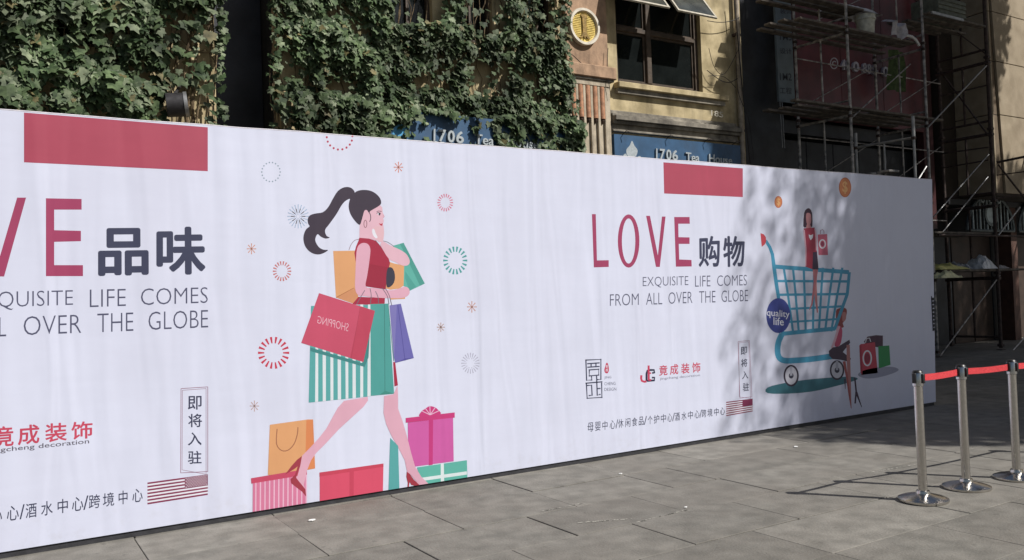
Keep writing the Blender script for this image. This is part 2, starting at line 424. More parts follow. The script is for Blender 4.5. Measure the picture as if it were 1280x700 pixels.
def badge(p, outer, inner, chars, mt, fw=1.6):
    for q, w_ in ((outer, fw), (inner, fw*.7)):
        for i in range(4): p.line([q[i], q[(i+1) % 4]], w_, ink_frame); p.k -= 1
    for ch, x0, x1, y0, y1, sk in chars: p.text(ch, [(x0, y0), (x1, y0+sk), (x1, y1+sk), (x0, y1)], mt, bold=.012)
p = Print((0, 400, 2.3333))
badge(p, [(528, 200), (606, 195), (606, 442), (527, 446)], [(532, 205), (601, 200), (601, 450), (531, 437)],
      [('即', 548, 588, 222, 262, -1), ('将', 549, 589, 274, 313, -1), ('入', 548, 588, 328, 366, -1), ('驻', 548, 588, 382, 420, -1)], ink_dark)
p.build('printed_notice', label='framed vertical notice of four Chinese characters at the left')
p = Print((0, 400, 2.3333)); flag(p, 430, 606, 474, 450, 64, 60, 539, 0, True)
p.build('printed_flag', label='larger striped flag print at the left')
def fakeserif(p, items, tl, bl, m, bold=.004):
    for ch, x0, x1 in items: p.word(ch, x0, x1, tl, bl, m, bold=bold)
p = Print((0, 400, 2.3333))
TL_, BL_ = (-30, 312, 270, 294), (-30, 374, 270, 344)
fakeserif(p, [('竟', -18, 40), ('成', 52, 115), ('装', 132, 195), ('饰', 208, 270)], TL_, BL_, ink_logo, .016)
p.word('jingcheng decoration', -34, 260, (-34, 375, 260, 346), (-34, 393, 260, 364), pm(95, 90, 105), bold=.004)
p.build('printed_logo', label='red Chinese characters with small decoration lettering at the left')
p = Print((0, 400, 2.3333))
fakeserif(p, [('护', -118, -86), ('中', -68, -42), ('心', -26, 6)], (20, 544, 400, 492), (20, 587, 400, 531), ink_dark)
p.build('printed_department_row', label='row of Chinese characters running off the left end of the banner')
p = Print((0, 400, 2.3333))
fakeserif(p, [('心', 20, 55), ('/', 57, 72), ('酒', 75, 107), ('水', 120, 154), ('中', 168, 198), ('心', 210, 243), ('/', 243, 258), ('跨', 259, 292), ('境', 300, 333), ('中', 346, 372), ('心', 386, 416)], (20, 544, 400, 492), (20, 587, 400, 531), ink_dark)
p.build('printed_department_row', label='row of Chinese characters with slashes along the bottom left')
# --- middle block
p = Print((700, 190, 3.335)); p.poly([(431, 43), (762, 68), (762, 188), (434, 173)], ink_red); p.poly([(435, 47), (757, 72), (758, 184), (438, 169)], pm(180, 76, 98))
p.build('printed_red_panel', label='smaller red blank panel above the second LOVE slogan')
p = Print((700, 190, 3.335))
p.poly([(133, 259), (149, 259), (154, 452), (203, 451), (203, 479), (141, 481)], ink_love)
p.ring(286, 371, 45, 111, 17, ink_love)
p.poly([(359, 266), (375, 266), (408, 432), (425, 269), (440, 269), (416, 479), (400, 479)], ink_love)
p.poly([(476, 271), (540, 271), (541, 299), (493, 299), (494, 355), (540, 356), (540, 383), (495, 383), (497, 448), (548, 450), (549, 477), (483, 478)], ink_love)
p.build('printed_letters', label='smaller LOVE in tall thin capitals right of the middle')
p = Print((700, 190, 3.335))
p.text('购', [(576, 352), (666, 348), (667, 478), (578, 480)], ink_dark, bold=.022)
p.text('物', [(679, 350), (770, 350), (770, 478), (681, 480)], ink_dark, bold=.022)
p.build('printed_characters', label='two dark Chinese characters beside the smaller LOVE')
p = Print((700, 190, 3.335))
for wd, x0, x1 in (('EXQUISITE', 345, 535), ('LIFE', 563, 627), ('COMES', 655, 779)):
    p = Print((700, 190, 3.335)); p.word(wd, x0, x1, (343, 521, 778, 512), (343, 567, 778, 556), ink_txt, bold=-.012); p.build('printed_word')
for wd, x0, x1 in (('FROM', 208, 328), ('ALL', 359, 426), ('OVER', 452, 552), ('THE', 580, 648), ('GLOBE', 673, 784)):
    p = Print((700, 190, 3.335)); p.word(wd, x0, x1, (208, 593, 785, 574), (208, 642, 785, 622), ink_txt, bold=-.012); p.build('printed_word')
p = Print((720, 435, 8.75))       # square seal made of meander strokes
for a in (([(108, 132), (272, 125), (272, 342), (232, 345)]), ([(108, 132), (116, 352), (172, 350), (170, 305), (150, 305)]), [(128, 172), (252, 163)], [(130, 210), (252, 202)], [(165, 170), (165, 208)], [(218, 165), (218, 205)],
          [(145, 240), (145, 305), (248, 296), (248, 232), (145, 240)], [(110, 385), (282, 370)], [(225, 300), (232, 515), (262, 508)], [(232, 445), (262, 442)], [(113, 385), (122, 550), (283, 540), (280, 385)],
          [(125, 410), (170, 408), (176, 515), (145, 520)]):
    p.line(a, 13, ink_dark); 
    for q in a: p.poly([(q[0]-6.5, q[1]-6.5), (q[0]+6.5, q[1]-6.5), (q[0]+6.5, q[1]+6.5), (q[0]-6.5, q[1]+6.5)], ink_dark)
    p.k -= 1+len(a)
p.k += 2
p.poly([(330, 165), (345, 165), (355, 195), (360, 240), (350, 270), (335, 278), (315, 265), (310, 235), (320, 200)], pm(200, 70, 100), 3)
p.k += 1; p.text('竟', [(325, 185), (348, 185), (348, 218), (325, 218)], ink_white, bold=.01); p.text('成', [(323, 225), (350, 225), (350, 258), (323, 258)], ink_white, bold=.01)
for wd, x1, y in (('JING', 385, 305), ('CHENG', 432, 370), ('DESIGN', 440, 432)): p.text(wd, [(310, y+5), (x1, y), (x1, y+33), (310, y+38)], ink_txt, bold=-.005)
p.build('printed_seal', label='square dark meander seal with a small red stamp beside it')
p = Print((780, 440, 10.667))
lr = pm(205, 70, 100)
p.line([(300, 385), (300, 290), (312, 250), (345, 240), (400, 240), (405, 275), (375, 280)], 26, ink_navy); p.line([(300, 375), (312, 385), (405, 378), (405, 340), (372, 342)], 26, ink_navy)
p.line([(232, 310), (228, 350), (238, 385), (270, 396), (300, 392)], 28, lr); p.line([(328, 180), (330, 375)], 27, lr); p.line([(330, 285), (362, 280)], 20, lr); p.line([(325, 375), (362, 372)], 22, lr)
fakeserif(p, [('竟', 468, 580), ('成', 612, 724), ('装', 762, 872), ('饰', 908, 1018)], (468, 180, 1018, 132), (468, 318, 1018, 270), ink_logo, .014)
p.word('jingcheng decoration', 480, 1012, (480, 340, 1012, 292), (480, 382, 1012, 330), pm(130, 128, 150), bold=.0)
p.build('printed_logo', label='red and navy letter logo with red Chinese characters')
p = Print((700, 400, 4.377))
seq = [('母', 150, 183), ('婴', 192, 222), ('中', 232, 260), ('心', 272, 303), ('/', 304, 318), ('休', 318, 347), ('闲', 357, 385), ('食', 393, 423), ('品', 431, 458), ('/', 459, 475), ('个', 480, 506), ('护', 513, 543), ('中', 552, 580), ('心', 588, 613), ('/', 614, 628), ('酒', 628, 655), ('水', 665, 692), ('中', 700, 727), ('心', 736, 763), ('/', 763, 776), ('跨', 776, 800), ('境', 806, 834), ('中', 843, 868), ('心', 875, 902)]
fakeserif(p, seq, (150, 563, 900, 476), (150, 613, 900, 518), ink_dark, .002)
p.build('printed_department_row', label='long row of Chinese characters with slashes below the logos')
p = Print((700, 400, 4.377))
badge(p, [(974, 118), (1036, 112), (1050, 420), (984, 428)], [(978, 125), (1032, 119), (1043, 430), (981, 420)],
      [('即', 989, 1023, 148, 192, -3), ('将', 990, 1025, 214, 258, -3), ('入', 996, 1030, 281, 324, -3), ('驻', 1000, 1034, 346, 390, -3)], ink_dark, 2)
p.build('printed_notice', label='framed vertical notice of four Chinese characters beside the cart')
p = Print((700, 400, 4.377)); flag(p, 909, 1054, 448, 430, 78, 70, 998, 0, False)
p.build('printed_flag', label='smaller striped flag print near the cart')

# --- the walking shopper
skin = pm(228, 176, 196); skin2 = pm(232, 188, 204); hair = pm(62, 52, 68); dress = pm(172, 44, 72); teal = pm(92, 172, 172); orange = pm(228, 168, 118)
A = (360, 220, 4.375); B = (360, 360, 4.375); Cc = (300, 480, 3.8875)
p = Print(A)
p.poly([(572, 382), (632, 365), (748, 588), (665, 628), (655, 610), (625, 600), (635, 490), (660, 480), (640, 420), (580, 392)], pm(98, 182, 170))
p.poly([(612, 371), (632, 365), (748, 588), (722, 601)], pm(80, 160, 150)); p.poly([(640, 520), (700, 605), (665, 628), (640, 560)], pm(82, 165, 155))
p.poly([(545, 500), (555, 470), (580, 478), (635, 490), (632, 600), (610, 615), (560, 622), (535, 615)], orange); p.poly([(560, 664), (640, 660), (640, 672), (560, 676)], orange)
p.poly([(247, 410), (368, 408), (376, 470), (372, 600), (380, 640), (385, 660), (370, 698), (262, 665)], orange)
p.poly([(262, 665), (366, 612), (385, 660), (355, 697)], pm(214, 150, 108)); p.line([(262, 665), (360, 612)], 3, pm(170, 110, 70))
p.line([(333, 405), (345, 375), (365, 352), (392, 345)], 3, pm(150, 120, 130), 3); p.line([(520, 355), (545, 362), (580, 385)], 3, pm(130, 120, 130), 3)
p.poly([(365, 92), (350, 68), (325, 60), (298, 65), (270, 85), (245, 125), (220, 170), (190, 198), (150, 205), (120, 215), (108, 235), (110, 260), (118, 275), (100, 290), (88, 315), (84, 345), (92, 380), (112, 408), (140, 425), (170, 429), (198, 420), (219, 405), (195, 403), (170, 390), (152, 362), (150, 340), (162, 318), (180, 332), (205, 342), (228, 337), (212, 328), (203, 308), (205, 290), (222, 268), (250, 230), (270, 200), (290, 165), (310, 140), (335, 125), (352, 128)], hair, 3)
p.poly([(418, 188), (440, 170), (500, 155), (515, 172), (518, 200), (527, 218), (520, 230), (524, 245), (520, 262), (524, 285), (525, 320), (520, 360), (500, 362), (480, 350), (440, 342), (390, 340), (392, 265), (405, 230)], skin2)
p.poly([(470, 280), (500, 275), (522, 285), (525, 320), (518, 352), (500, 355), (478, 335), (468, 310)], pm(232, 190, 200), 3)
p.poly([(462, 290), (472, 292), (480, 315), (490, 335), (480, 340), (466, 325), (460, 305)], ink_white, 3)
p.poly([(360, 95), (385, 80), (420, 76), (455, 82), (485, 100), (505, 125), (509, 150), (495, 165), (470, 180), (450, 192), (442, 200), (420, 190), (410, 215), (402, 245), (392, 267), (370, 250), (345, 215), (333, 180), (333, 150), (342, 120)], hair, 3)
p.line([(440, 192), (450, 212), (452, 235), (446, 250)], 4, hair, 3)
p.poly([(418, 190), (430, 186), (440, 200), (445, 222), (436, 250), (428, 275), (416, 286), (408, 272), (412, 240), (412, 210)], skin2, 3)
p.ring(423, 262, 10, 22, 4, pm(150, 105, 115), 24)
p.line([(484, 196), (496, 191), (512, 194)], 3, hair); p.ell(497, 207, 8, 6, ink_white, 12); p.ell(500, 208, 5, 8, hair, 12); p.line([(484, 205), (492, 200), (508, 204)], 3.5, hair)
p.poly([(496, 258), (508, 262), (518, 258), (515, 272), (505, 270)], pm(190, 60, 80)); p.line([(520, 215), (527, 220), (520, 230)], 2, pm(200, 140, 160))
p.poly([(390, 338), (440, 342), (475, 352), (500, 380), (530, 420), (550, 450), (558, 475), (552, 500), (545, 505), (535, 540), (532, 620), (420, 603), (430, 560), (372, 480), (363, 420), (372, 385), (385, 355)], dress)
p.line([(478, 352), (500, 378), (528, 415)], 3, pm(140, 60, 80)); p.poly([(440, 480), (552, 500), (545, 510), (534, 618), (420, 603)], pm(160, 40, 66))
p.poly([(545, 505), (565, 500), (580, 520), (585, 555), (578, 585), (560, 605), (540, 605), (537, 550)], pm(60, 58, 75), 3)
p.poly([(505, 375), (520, 358), (560, 380), (610, 402), (645, 425), (662, 452), (665, 475), (650, 490), (620, 488), (585, 470), (560, 460), (540, 438), (520, 405)], skin2, 3)
p.poly([(400, 369), (425, 367), (442, 378), (450, 400), (449, 430), (440, 500), (432, 550), (425, 605), (470, 612), (560, 625), (610, 614), (640, 605), (660, 615), (665, 635), (655, 655), (620, 668), (560, 668), (480, 665), (420, 657), (390, 655), (372, 635), (366, 600), (368, 540), (371, 470), (378, 395)], skin, 3)
p.o = B
p.poly([(385, 48), (530, 55), (528, 92), (350, 90)], dress)
p.poly([(555, 95), (617, 86), (688, 383), (585, 410), (572, 300)], pm(112, 108, 182)); p.poly([(555, 95), (595, 92), (580, 405), (572, 300)], pm(130, 125, 190)); p.line([(600, 92), (640, 397)], 3, pm(80, 75, 150)); p.poly([(590, 408), (640, 385), (688, 383)], pm(90, 85, 160))
p.poly([(575, 405), (586, 405), (601, 532), (582, 538)], dress)
p.poly([(126, 98), (450, 92), (453, 592), (113, 627)], teal)
stw = [(152, 165, 148, 165), (188, 207, 190, 207), (231, 247, 232, 248), (270, 288, 272, 290), (312, 328, 315, 330), (352, 368, 353, 371), (395, 411, 395, 411), (437, 452, 434, 452)]
for a0, a1, b0, b1 in stw:
    f = lambda x: 627+(592-627)*(x-113)/340
    p.poly([(a0, 90), (a1, 90), (b1, f(b1)), (b0, f(b0))], pm(226, 234, 240)); p.k -= 1
p.k += 1
p.poly([(450, 88), (550, 85), (562, 300), (580, 578), (505, 585), (452, 590)], pm(82, 165, 160)); p.line([(527, 88), (530, 578)], 3, pm(60, 125, 120)); p.poly([(500, 584), (530, 562), (580, 578)], pm(66, 145, 135)); p.line([(548, 88), (578, 400)], 3, pm(66, 140, 132))
p.poly([(122, 325), (405, 410), (452, 150), (440, 380), (418, 432), (122, 345)], pm(66, 138, 138))
p.poly([(170, 28), (475, 125), (412, 405), (72, 300)], pm(205, 84, 112)); p.poly([(398, 100), (475, 125), (412, 405), (338, 383)], pm(196, 72, 98)); p.line([(395, 102), (345, 385)], 2, pm(170, 60, 85))
p.text('SHOPPING', [(163, 152), (332, 195), (328, 238), (160, 192)], pm(235, 190, 205), bold=-.01, mirror=True)
for ln in ([(375, 88), (400, 45), (420, 12)], [(450, 85), (455, 40), (448, 2)], [(495, 85), (492, 50), (478, 18)], [(515, 0), (543, 45), (552, 88)], [(535, 5), (555, 45), (567, 95)]): p.line(ln, 3.5, pm(120, 110, 125), 3)
p.o = Cc
p.poly([(145, 198), (330, 172), (355, 172), (365, 410), (322, 418), (320, 432), (135, 442)], orange)
p.poly([(322, 176), (355, 172), (365, 410), (328, 416), (318, 350)], pm(226, 142, 92)); p.line([(180, 218), (177, 290), (200, 322), (232, 322), (262, 292), (278, 245), (281, 210)], 5, pm(170, 115, 85), 3)
p.poly([(62, 478), (320, 438), (322, 600), (62, 650)], pm(222, 130, 165))
for i in range(12):
    x = 74+i*22.3; t = (x-62)/258; p.poly([(x, 478-40*t), (x+6, 478-40*t), (x+6, 649-50*t), (x, 650-50*t)], pm(238, 190, 214)); p.k -= 1
p.k += 1; p.poly([(53, 458), (325, 412), (325, 440), (55, 484)], pm(205, 78, 108))
p.poly([(387, 430), (697, 387), (695, 540), (388, 592)], pm(222, 84, 112)); p.poly([(386, 430), (697, 386), (697, 402), (386, 450)], pm(206, 72, 96)); p.poly([(532, 412), (553, 408), (553, 566), (532, 570)], pm(205, 72, 98))
p.poly([(700, 58), (745, 50), (765, 8), (768, 60), (768, 120), (790, 180), (810, 250), (830, 330), (850, 400), (880, 450), (915, 500), (880, 512), (865, 490), (840, 445), (812, 430), (800, 370), (770, 310), (735, 250), (710, 195), (697, 140)], skin)
p.poly([(730, 262), (768, 300), (775, 526), (722, 532), (728, 300)], teal)
p.poly([(740, 255), (770, 300), (800, 370), (812, 430), (830, 430), (820, 330), (790, 230)], skin)
p.poly([(815, 188), (1035, 163), (1038, 375), (818, 405)], pm(212, 98, 172)); p.poly([(917, 176), (938, 174), (936, 392), (917, 395)], pm(200, 60, 130)); p.poly([(805, 165), (1043, 138), (1043, 163), (805, 188)], pm(205, 62, 128))
p.poly([(875, 158), (880, 135), (900, 120), (920, 108), (945, 112), (962, 125), (972, 148)], pm(205, 62, 128), 3)
for e in ((885, 132), (900, 118), (922, 106), (948, 114), (966, 130)): p.line([(924, 150), e], 4, pm(236, 190, 220))
p.poly([(860, 405), (1102, 370), (1105, 465), (905, 500), (880, 470)], pm(100, 186, 172)); p.poly([(975, 388), (990, 386), (992, 485), (976, 488)], pm(226, 238, 240)); p.poly([(884, 455), (1102, 424), (1102, 440), (890, 470)], pm(226, 238, 240))
p.poly([(802, 240), (810, 250), (830, 330), (850, 400), (880, 450), (915, 500), (880, 512), (850, 465), (815, 425), (805, 370)], skin)
p.poly([(810, 425), (822, 435), (845, 465), (872, 508), (850, 515), (832, 490), (824, 475), (821, 517), (814, 517), (815, 480), (808, 450)], pm(168, 56, 72))
p.poly([(505, 82), (620, 62), (622, 80), (600, 110), (540, 165), (480, 220), (420, 285), (370, 335), (345, 370), (325, 420), (310, 490), (320, 525), (300, 505), (275, 460), (292, 400), (302, 348), (340, 310), (385, 260), (420, 215), (450, 160), (475, 115)], skin)
p.poly([(300, 350), (293, 395), (272, 455), (318, 512), (321, 546), (300, 522), (248, 482), (245, 462), (268, 440), (280, 400), (265, 412), (218, 440), (250, 398), (277, 368)], pm(165, 60, 76))
p.build('printed_shopper', label='printed ponytailed woman in red carrying shopping bags among gift boxes')
# --- fireworks and stars: each a printed motif of its own
def burst(cx, cy, rx, ry, inner, n, m, wd, a0=0, a1=2*math.pi):
    for i in range(n):
        a = a0+(a1-a0)*i/n; c_, s_ = math.cos(a), math.sin(a)
        p.line([(cx+rx*inner*c_, cy+ry*inner*s_), (cx+rx*c_, cy+ry*s_)], [wd*.5, wd], m); p.k -= 1
def dots(cx, cy, rx, ry, n, m, r, a0=0, a1=2*math.pi):
    for i in range(n):
        a = a0+(a1-a0)*i/n; p.ell(cx+rx*math.cos(a), cy+ry*math.sin(a), r, r*1.05, m, 8); p.k -= 1
def motif(name, f, *a):
    global p
    p = Print()
    for fn, ar in zip((f,)+a[1::2], (a[0],)+a[2::2]): fn(*ar)
    p.build(name)
motif('printed_dot_ring', dots, (424.5, 171, 16, 16, 10, pm(190, 60, 85), 1.35, -.05, math.pi*1.1))
motif('printed_dot_ring', dots, (338.7, 215, 11.5, 12, 18, pm(140, 160, 175), .9))
motif('printed_firework', burst, (372.7, 270.4, 13.5, 15, .3, 20, pm(175, 195, 222), 1.3), burst, (372.7, 270.4, 9, 10, .2, 10, pm(185, 200, 226), 1))
motif('printed_firework', burst, (352.5, 339, 11.5, 12.5, .6, 18, pm(205, 120, 118), 1.9))
motif('printed_firework', burst, (556.5, 253.3, 9.8, 11, .6, 18, pm(215, 115, 145), 1.6))
motif('printed_firework', burst, (569, 325.6, 15, 17.5, .62, 18, pm(80, 165, 165), 2.6))
motif('printed_firework', burst, (342, 441, 19.5, 20, .6, 18, pm(205, 62, 85), 3))
motif('printed_firework', burst, (588, 454, 11.5, 13, .55, 20, pm(178, 178, 200), 1.2), dots, (588, 454, 5.5, 6, 10, pm(180, 180, 200), .6))
for (x, y, r, c_) in ((314.4, 311, 6.5, (215, 150, 125)), (498, 209, 6.5, (215, 130, 105)), (589.8, 383.6, 6.8, (205, 150, 130)), (551, 409, 5.5, (190, 160, 150)), (318, 507.5, 6.5, (195, 165, 160))):
    p = Print(); burst(x, y, r*.9, r*1.05, .1, 8, pm(*c_), 1.2); p.ell(x, y, 1.2, 1.3, pm(*c_), 8); p.build('printed_star')
# --- shopping cart
D = (930, 200, 3.888); Ec = (930, 350, 3.888)
ct = pm(74, 160, 196); shd = pm(100, 150, 160)
p = Print(Ec)
p.poly([(115, 522), (200, 500), (300, 485), (420, 474), (520, 470), (553, 480), (520, 495), (430, 520), (330, 542), (220, 552), (115, 550)], pm(66, 122, 136), 3)
p.poly([(553, 462), (580, 440), (650, 425), (720, 422), (752, 436), (720, 455), (650, 474), (590, 478)], pm(165, 168, 190), 3)
p.line([(185, 262), (168, 300), (163, 345), (172, 378), (200, 392), (260, 390), (330, 384), (430, 370)], 28, ct, 4)
p.line([(180, 262), (300, 250), (442, 236)], 20, ct)
# basket rows and bars
rows = [(150, -65, 510, -38, 20), (152, 5, 508, 7, 12), (158, 72, 502, 68, 12), (188, 142, 476, 128, 11), (205, 205, 455, 190, 10)]
for x0, y0, x1, y1, w_ in rows: p.line([(x0, y0), (x1, y1)], w_, ct); p.k -= 1
p.k += 1
for (a, b_) in ((193, 238), (238, 266), (290, 300), (341, 335), (383, 364), (434, 394), (478, 424)):
    p.line([(a, -60), ((a*.55+b_*.45), 70), (b_, 250)], 11, ct); p.k -= 1
p.k += 1; p.line([(512, -38), (502, 68), (440, 240)], 15, ct)
p.line([(105, -192), (125, -160), (138, -125), (145, -70), (155, 5), (170, 100), (190, 265)], [14, 15, 16, 18, 18, 16, 14], ct)
p.poly([(80, -228), (96, -222), (106, -208), (108, -188), (100, -172), (86, -161)], pm(205, 75, 88))
for cx, cy, rx, ry in ((229, 465, 37, 53), (452, 438, 35, 48)): p.ell(cx, cy, rx, ry, pm(60, 52, 72)); p.ell(cx, cy, rx*.78, ry*.82, pm(212, 212, 224)); p.ell(cx, cy, 12, 14, pm(60, 60, 80), 16); p.line([(cx, cy-45), (cx, cy)], 12, pm(180, 182, 196))
p.ell(167, 173, 59, 85, pm(62, 74, 150)); p.text('quality', [(110, 140), (221, 150), (221, 192), (110, 184)], ink_white, bold=.006); p.text('life', [(143, 180), (193, 184), (193, 222), (143, 218)], ink_white, bold=.006)
p.build('printed_cart', label='printed teal shopping cart with a round quality life badge')
p = Print(Ec); br = pm(190, 130, 130); dk = pm(75, 58, 80)
p.poly([(447, 152), (460, 138), (482, 134), (498, 142), (499, 165), (490, 195), (480, 210), (485, 228), (468, 232), (450, 218)], pm(150, 72, 72), 3)
p.poly([(478, 160), (494, 158), (496, 185), (488, 200), (478, 196)], br, 3)
p.poly([(455, 222), (472, 228), (478, 250), (474, 290), (465, 318), (440, 322), (446, 270)], pm(205, 85, 120), 2); p.line([(462, 225), (442, 290), (420, 350)], 11, skin2); p.line([(420, 330), (470, 385)], 10, ink_white)
p.poly([(412, 345), (430, 328), (460, 322), (512, 290), (516, 305), (480, 350), (520, 382), (512, 398), (470, 388), (430, 384), (414, 368)], dk)
p.line([(506, 315), (508, 400), (512, 500), (516, 580), (522, 625)], [16, 17, 15, 10, 2], br); p.line([(486, 395), (500, 470), (512, 560), (520, 622)], [14, 10, 8, 2], pm(175, 95, 95))
p.line([(538, 475), (545, 540), (540, 600)], 8, dk); p.line([(545, 545), (572, 618)], [12, 3], dk); p.line([(490, 480), (492, 530)], [8, 2], dk)
p.build('printed_seated_woman', label='printed red haired woman sitting with long legs beside the cart wheel')
p = Print(D)
p.poly([(358, 362), (404, 360), (408, 462), (362, 462)], pm(205, 105, 130)); p.ring(381, 408, 17, 23, 6, ink_white); p.ell(381, 408, 8, 11, pm(150, 60, 90)); p.line([(370, 360), (372, 342), (382, 338), (388, 345), (389, 358)], 3, pm(150, 110, 130))
p.poly([(288, 322), (292, 258), (302, 240), (314, 234), (326, 244), (332, 270), (332, 322), (318, 330), (300, 328)], pm(70, 45, 65), 2)
p.poly([(302, 262), (318, 258), (326, 272), (325, 305), (314, 318), (304, 305)], pm(215, 150, 155), 3); p.poly([(306, 310), (320, 310), (328, 332), (300, 334)], pm(215, 150, 155))
p.poly([(290, 332), (343, 328), (346, 370), (350, 400), (355, 448), (362, 530), (330, 530), (298, 518), (300, 450), (292, 380)], pm(175, 60, 85)); p.line([(345, 335), (352, 385), (352, 440)], [6, 9, 6], skin2); p.line([(291, 340), (300, 430), (300, 515)], [8, 7, 5], skin2)
p.poly([(335, 448), (354, 446), (362, 532), (332, 532)], pm(66, 50, 76)); p.poly([(314, 362), (325, 366), (336, 360), (334, 378), (324, 390), (316, 376)], ink_white)
p.line([(345, 532), (346, 600), (350, 680), (357, 742)], [22, 14, 12, 6], pm(205, 135, 140)); p.line([(352, 532), (338, 640), (330, 700), (318, 728)], [16, 10, 8, 4], pm(195, 120, 128))
p.build('printed_standing_woman', label='printed dark haired woman in red perched on the cart rail')
p = Print(Ec)
p.poly([(582, 300), (600, 275), (640, 268), (675, 270), (675, 330), (600, 320)], pm(80, 50, 75)); p.poly([(565, 312), (636, 302), (650, 452), (570, 462)], pm(200, 70, 92)); p.poly([(560, 318), (570, 312), (576, 462), (566, 450)], pm(170, 50, 75)); p.ring(599, 380, 23, 39, 7, ink_white); p.ell(599, 380, 13, 24, pm(150, 45, 75))
p.poly([(652, 322), (706, 318), (712, 412), (655, 430)], pm(50, 150, 90)); p.line([(590, 305), (595, 285), (610, 282), (616, 300)], 4, ink_white)
p.build('printed_bags', label='printed red and green shopping bags at the right end')
p = Print(D)
for cx, cy, rx, ry in ((167, 204, 19, 29), (491, 133, 30, 48)):
    p = Print(D); p.ell(cx, cy, rx, ry, pm(222, 140, 92)); p.ring(cx, cy, rx, ry, 3, pm(190, 105, 70)); p.text('$', [(cx-rx*.42, cy-ry*.65), (cx+rx*.42, cy-ry*.6), (cx+rx*.42, cy+ry*.68), (cx-rx*.42, cy+ry*.62)], pm(244, 190, 130), bold=.02)
    p.build('printed_coin', label='smaller orange dollar coin print' if cx < 200 else 'larger orange dollar coin print near the top edge')

# ================================================================== TEA HOUSE FACADE
FY = 12.4
m_yel = mat('yellow_render', (.36, .29, .16), .9, 0, .18, 3, .25, 40, c2=(.45, .37, .22))
weather(m_yel, (.06, .05, .038), .75, (1.3, 1.3, .28), 2.0, .5, .78)
m_cor = mat('weathered_cornice', (.26, .235, .19), .9, 0, .3, 5, .25, 30)
weather(m_cor, (.05, .045, .04), .75, (1, 1, .5), 2.4, .42, .66)
m_pil = mat('pilaster_stone', (.42, .36, .27), .85, 0, .18, 5, .25, 40); weather(m_pil, (.09, .07, .05), .7, (2.2, 2, .5), 2.4, .5, .72)
m_ter = mat('terracotta_panel', (.36, .235, .15), .85, 0, .2, 5, .25, 40); weather(m_ter, (.09, .06, .04), .7, (2, 2, .6), 2.5, .45, .72)
m_win = mat('window_frame_timber', (.06, .042, .028), .6, 0, .3, 9, .15)
m_glass = mat('dark_window_glass', (.009, .011, .011), .06, 0, .2, 3, 0, spec=.5)
m_sash = mat('sash_frame_paint', (.4, .37, .3), .6, 0, .2, 12, .1)
m_in = mat('dark_interior', (.02, .02, .021), .95, 0, .4, 1.5, .1)
bld = empty('tea_house', (6, FY, 0)); tag(bld, 'old yellow rendered building with ivy, pilaster and dark timber windows above the blue sign', 'building')
ZT = 12.5
# wall with openings: list of rects (x0,x1,z0,z1)
def wall_with_holes(mb, x0, x1, z0, z1, y, th, holes, m):
    xs = sorted({x0, x1, *[h[0] for h in holes], *[h[1] for h in holes]}); zs = sorted({z0, z1, *[h[2] for h in holes], *[h[3] for h in holes]})
    for i in range(len(xs)-1):
        for j in range(len(zs)-1):
            cx, cz = (xs[i]+xs[i+1])/2, (zs[j]+zs[j+1])/2
            if any(h[0] < cx < h[1] and h[2] < cz < h[3] for h in holes): continue
            mb.box((xs[i], y, zs[j]), (xs[i+1], y+th, zs[j+1]), m)
WIN = (10.22, 12.42, 5.62, 7.75)
holes = [WIN, (2.85, 3.78, -1, 9), (5.55, 6.35, 6.05, 8.2), (6.75, 7.5, 5.98, 8.2), (8.25, 8.75, 5.6, 8.2), (.75, 1.35, 5.15, 6.1), (.5, 2.5, 0, 3.4), (4.6, 8.6, 0, 3.6), (10.4, 13.2, 0, 3.6)]
b = MB(); wall_with_holes(b, -6, 13.58, 0, ZT, FY, .35, holes, m_yel); b.build('wall', bld)
b = MB()
b.box((-6, FY+3, 0), (13.58, FY+3.2, ZT), m_in); b.box((-6, FY+.35, ZT-.2), (13.58, FY+3, ZT), m_in)
for x in (2.7, 3.79, 8.95, 13.4): b.box((x, FY+.352, 0), (x+.14, FY+2.998, ZT-.2), m_in)
b.build('interior', bld)
# side niche
b = MB(); m_nic = mat('recess_cladding', (.022, .025, .034), .5, 0, .5, 1.2, .1)
b.box((2.86, FY+.9, 0), (3.77, FY+1.0, 9), m_nic); 
b.build('recess_panel', bld)
for i, (x0, x1, z0, z1) in enumerate(holes[2:6]):
    b = MB(); b.box((x0, FY+.16, z0), (x1, FY+.2, z1), m_glass)
    f = b.build('window', bld)
    b = MB()
    for a, c_ in (((x0, FY+.1, z0), (x0+.06, FY+.158, z1)), ((x1-.06, FY+.1, z0), (x1, FY+.158, z1)), ((x0+.06, FY+.1, z0), (x1-.06, FY+.156, z0+.07)), (((x0+x1)/2-.025, FY+.11, z0+.07), ((x0+x1)/2+.025, FY+.154, z1))): b.box(a, c_, m_win)
    b.build('frame', f)
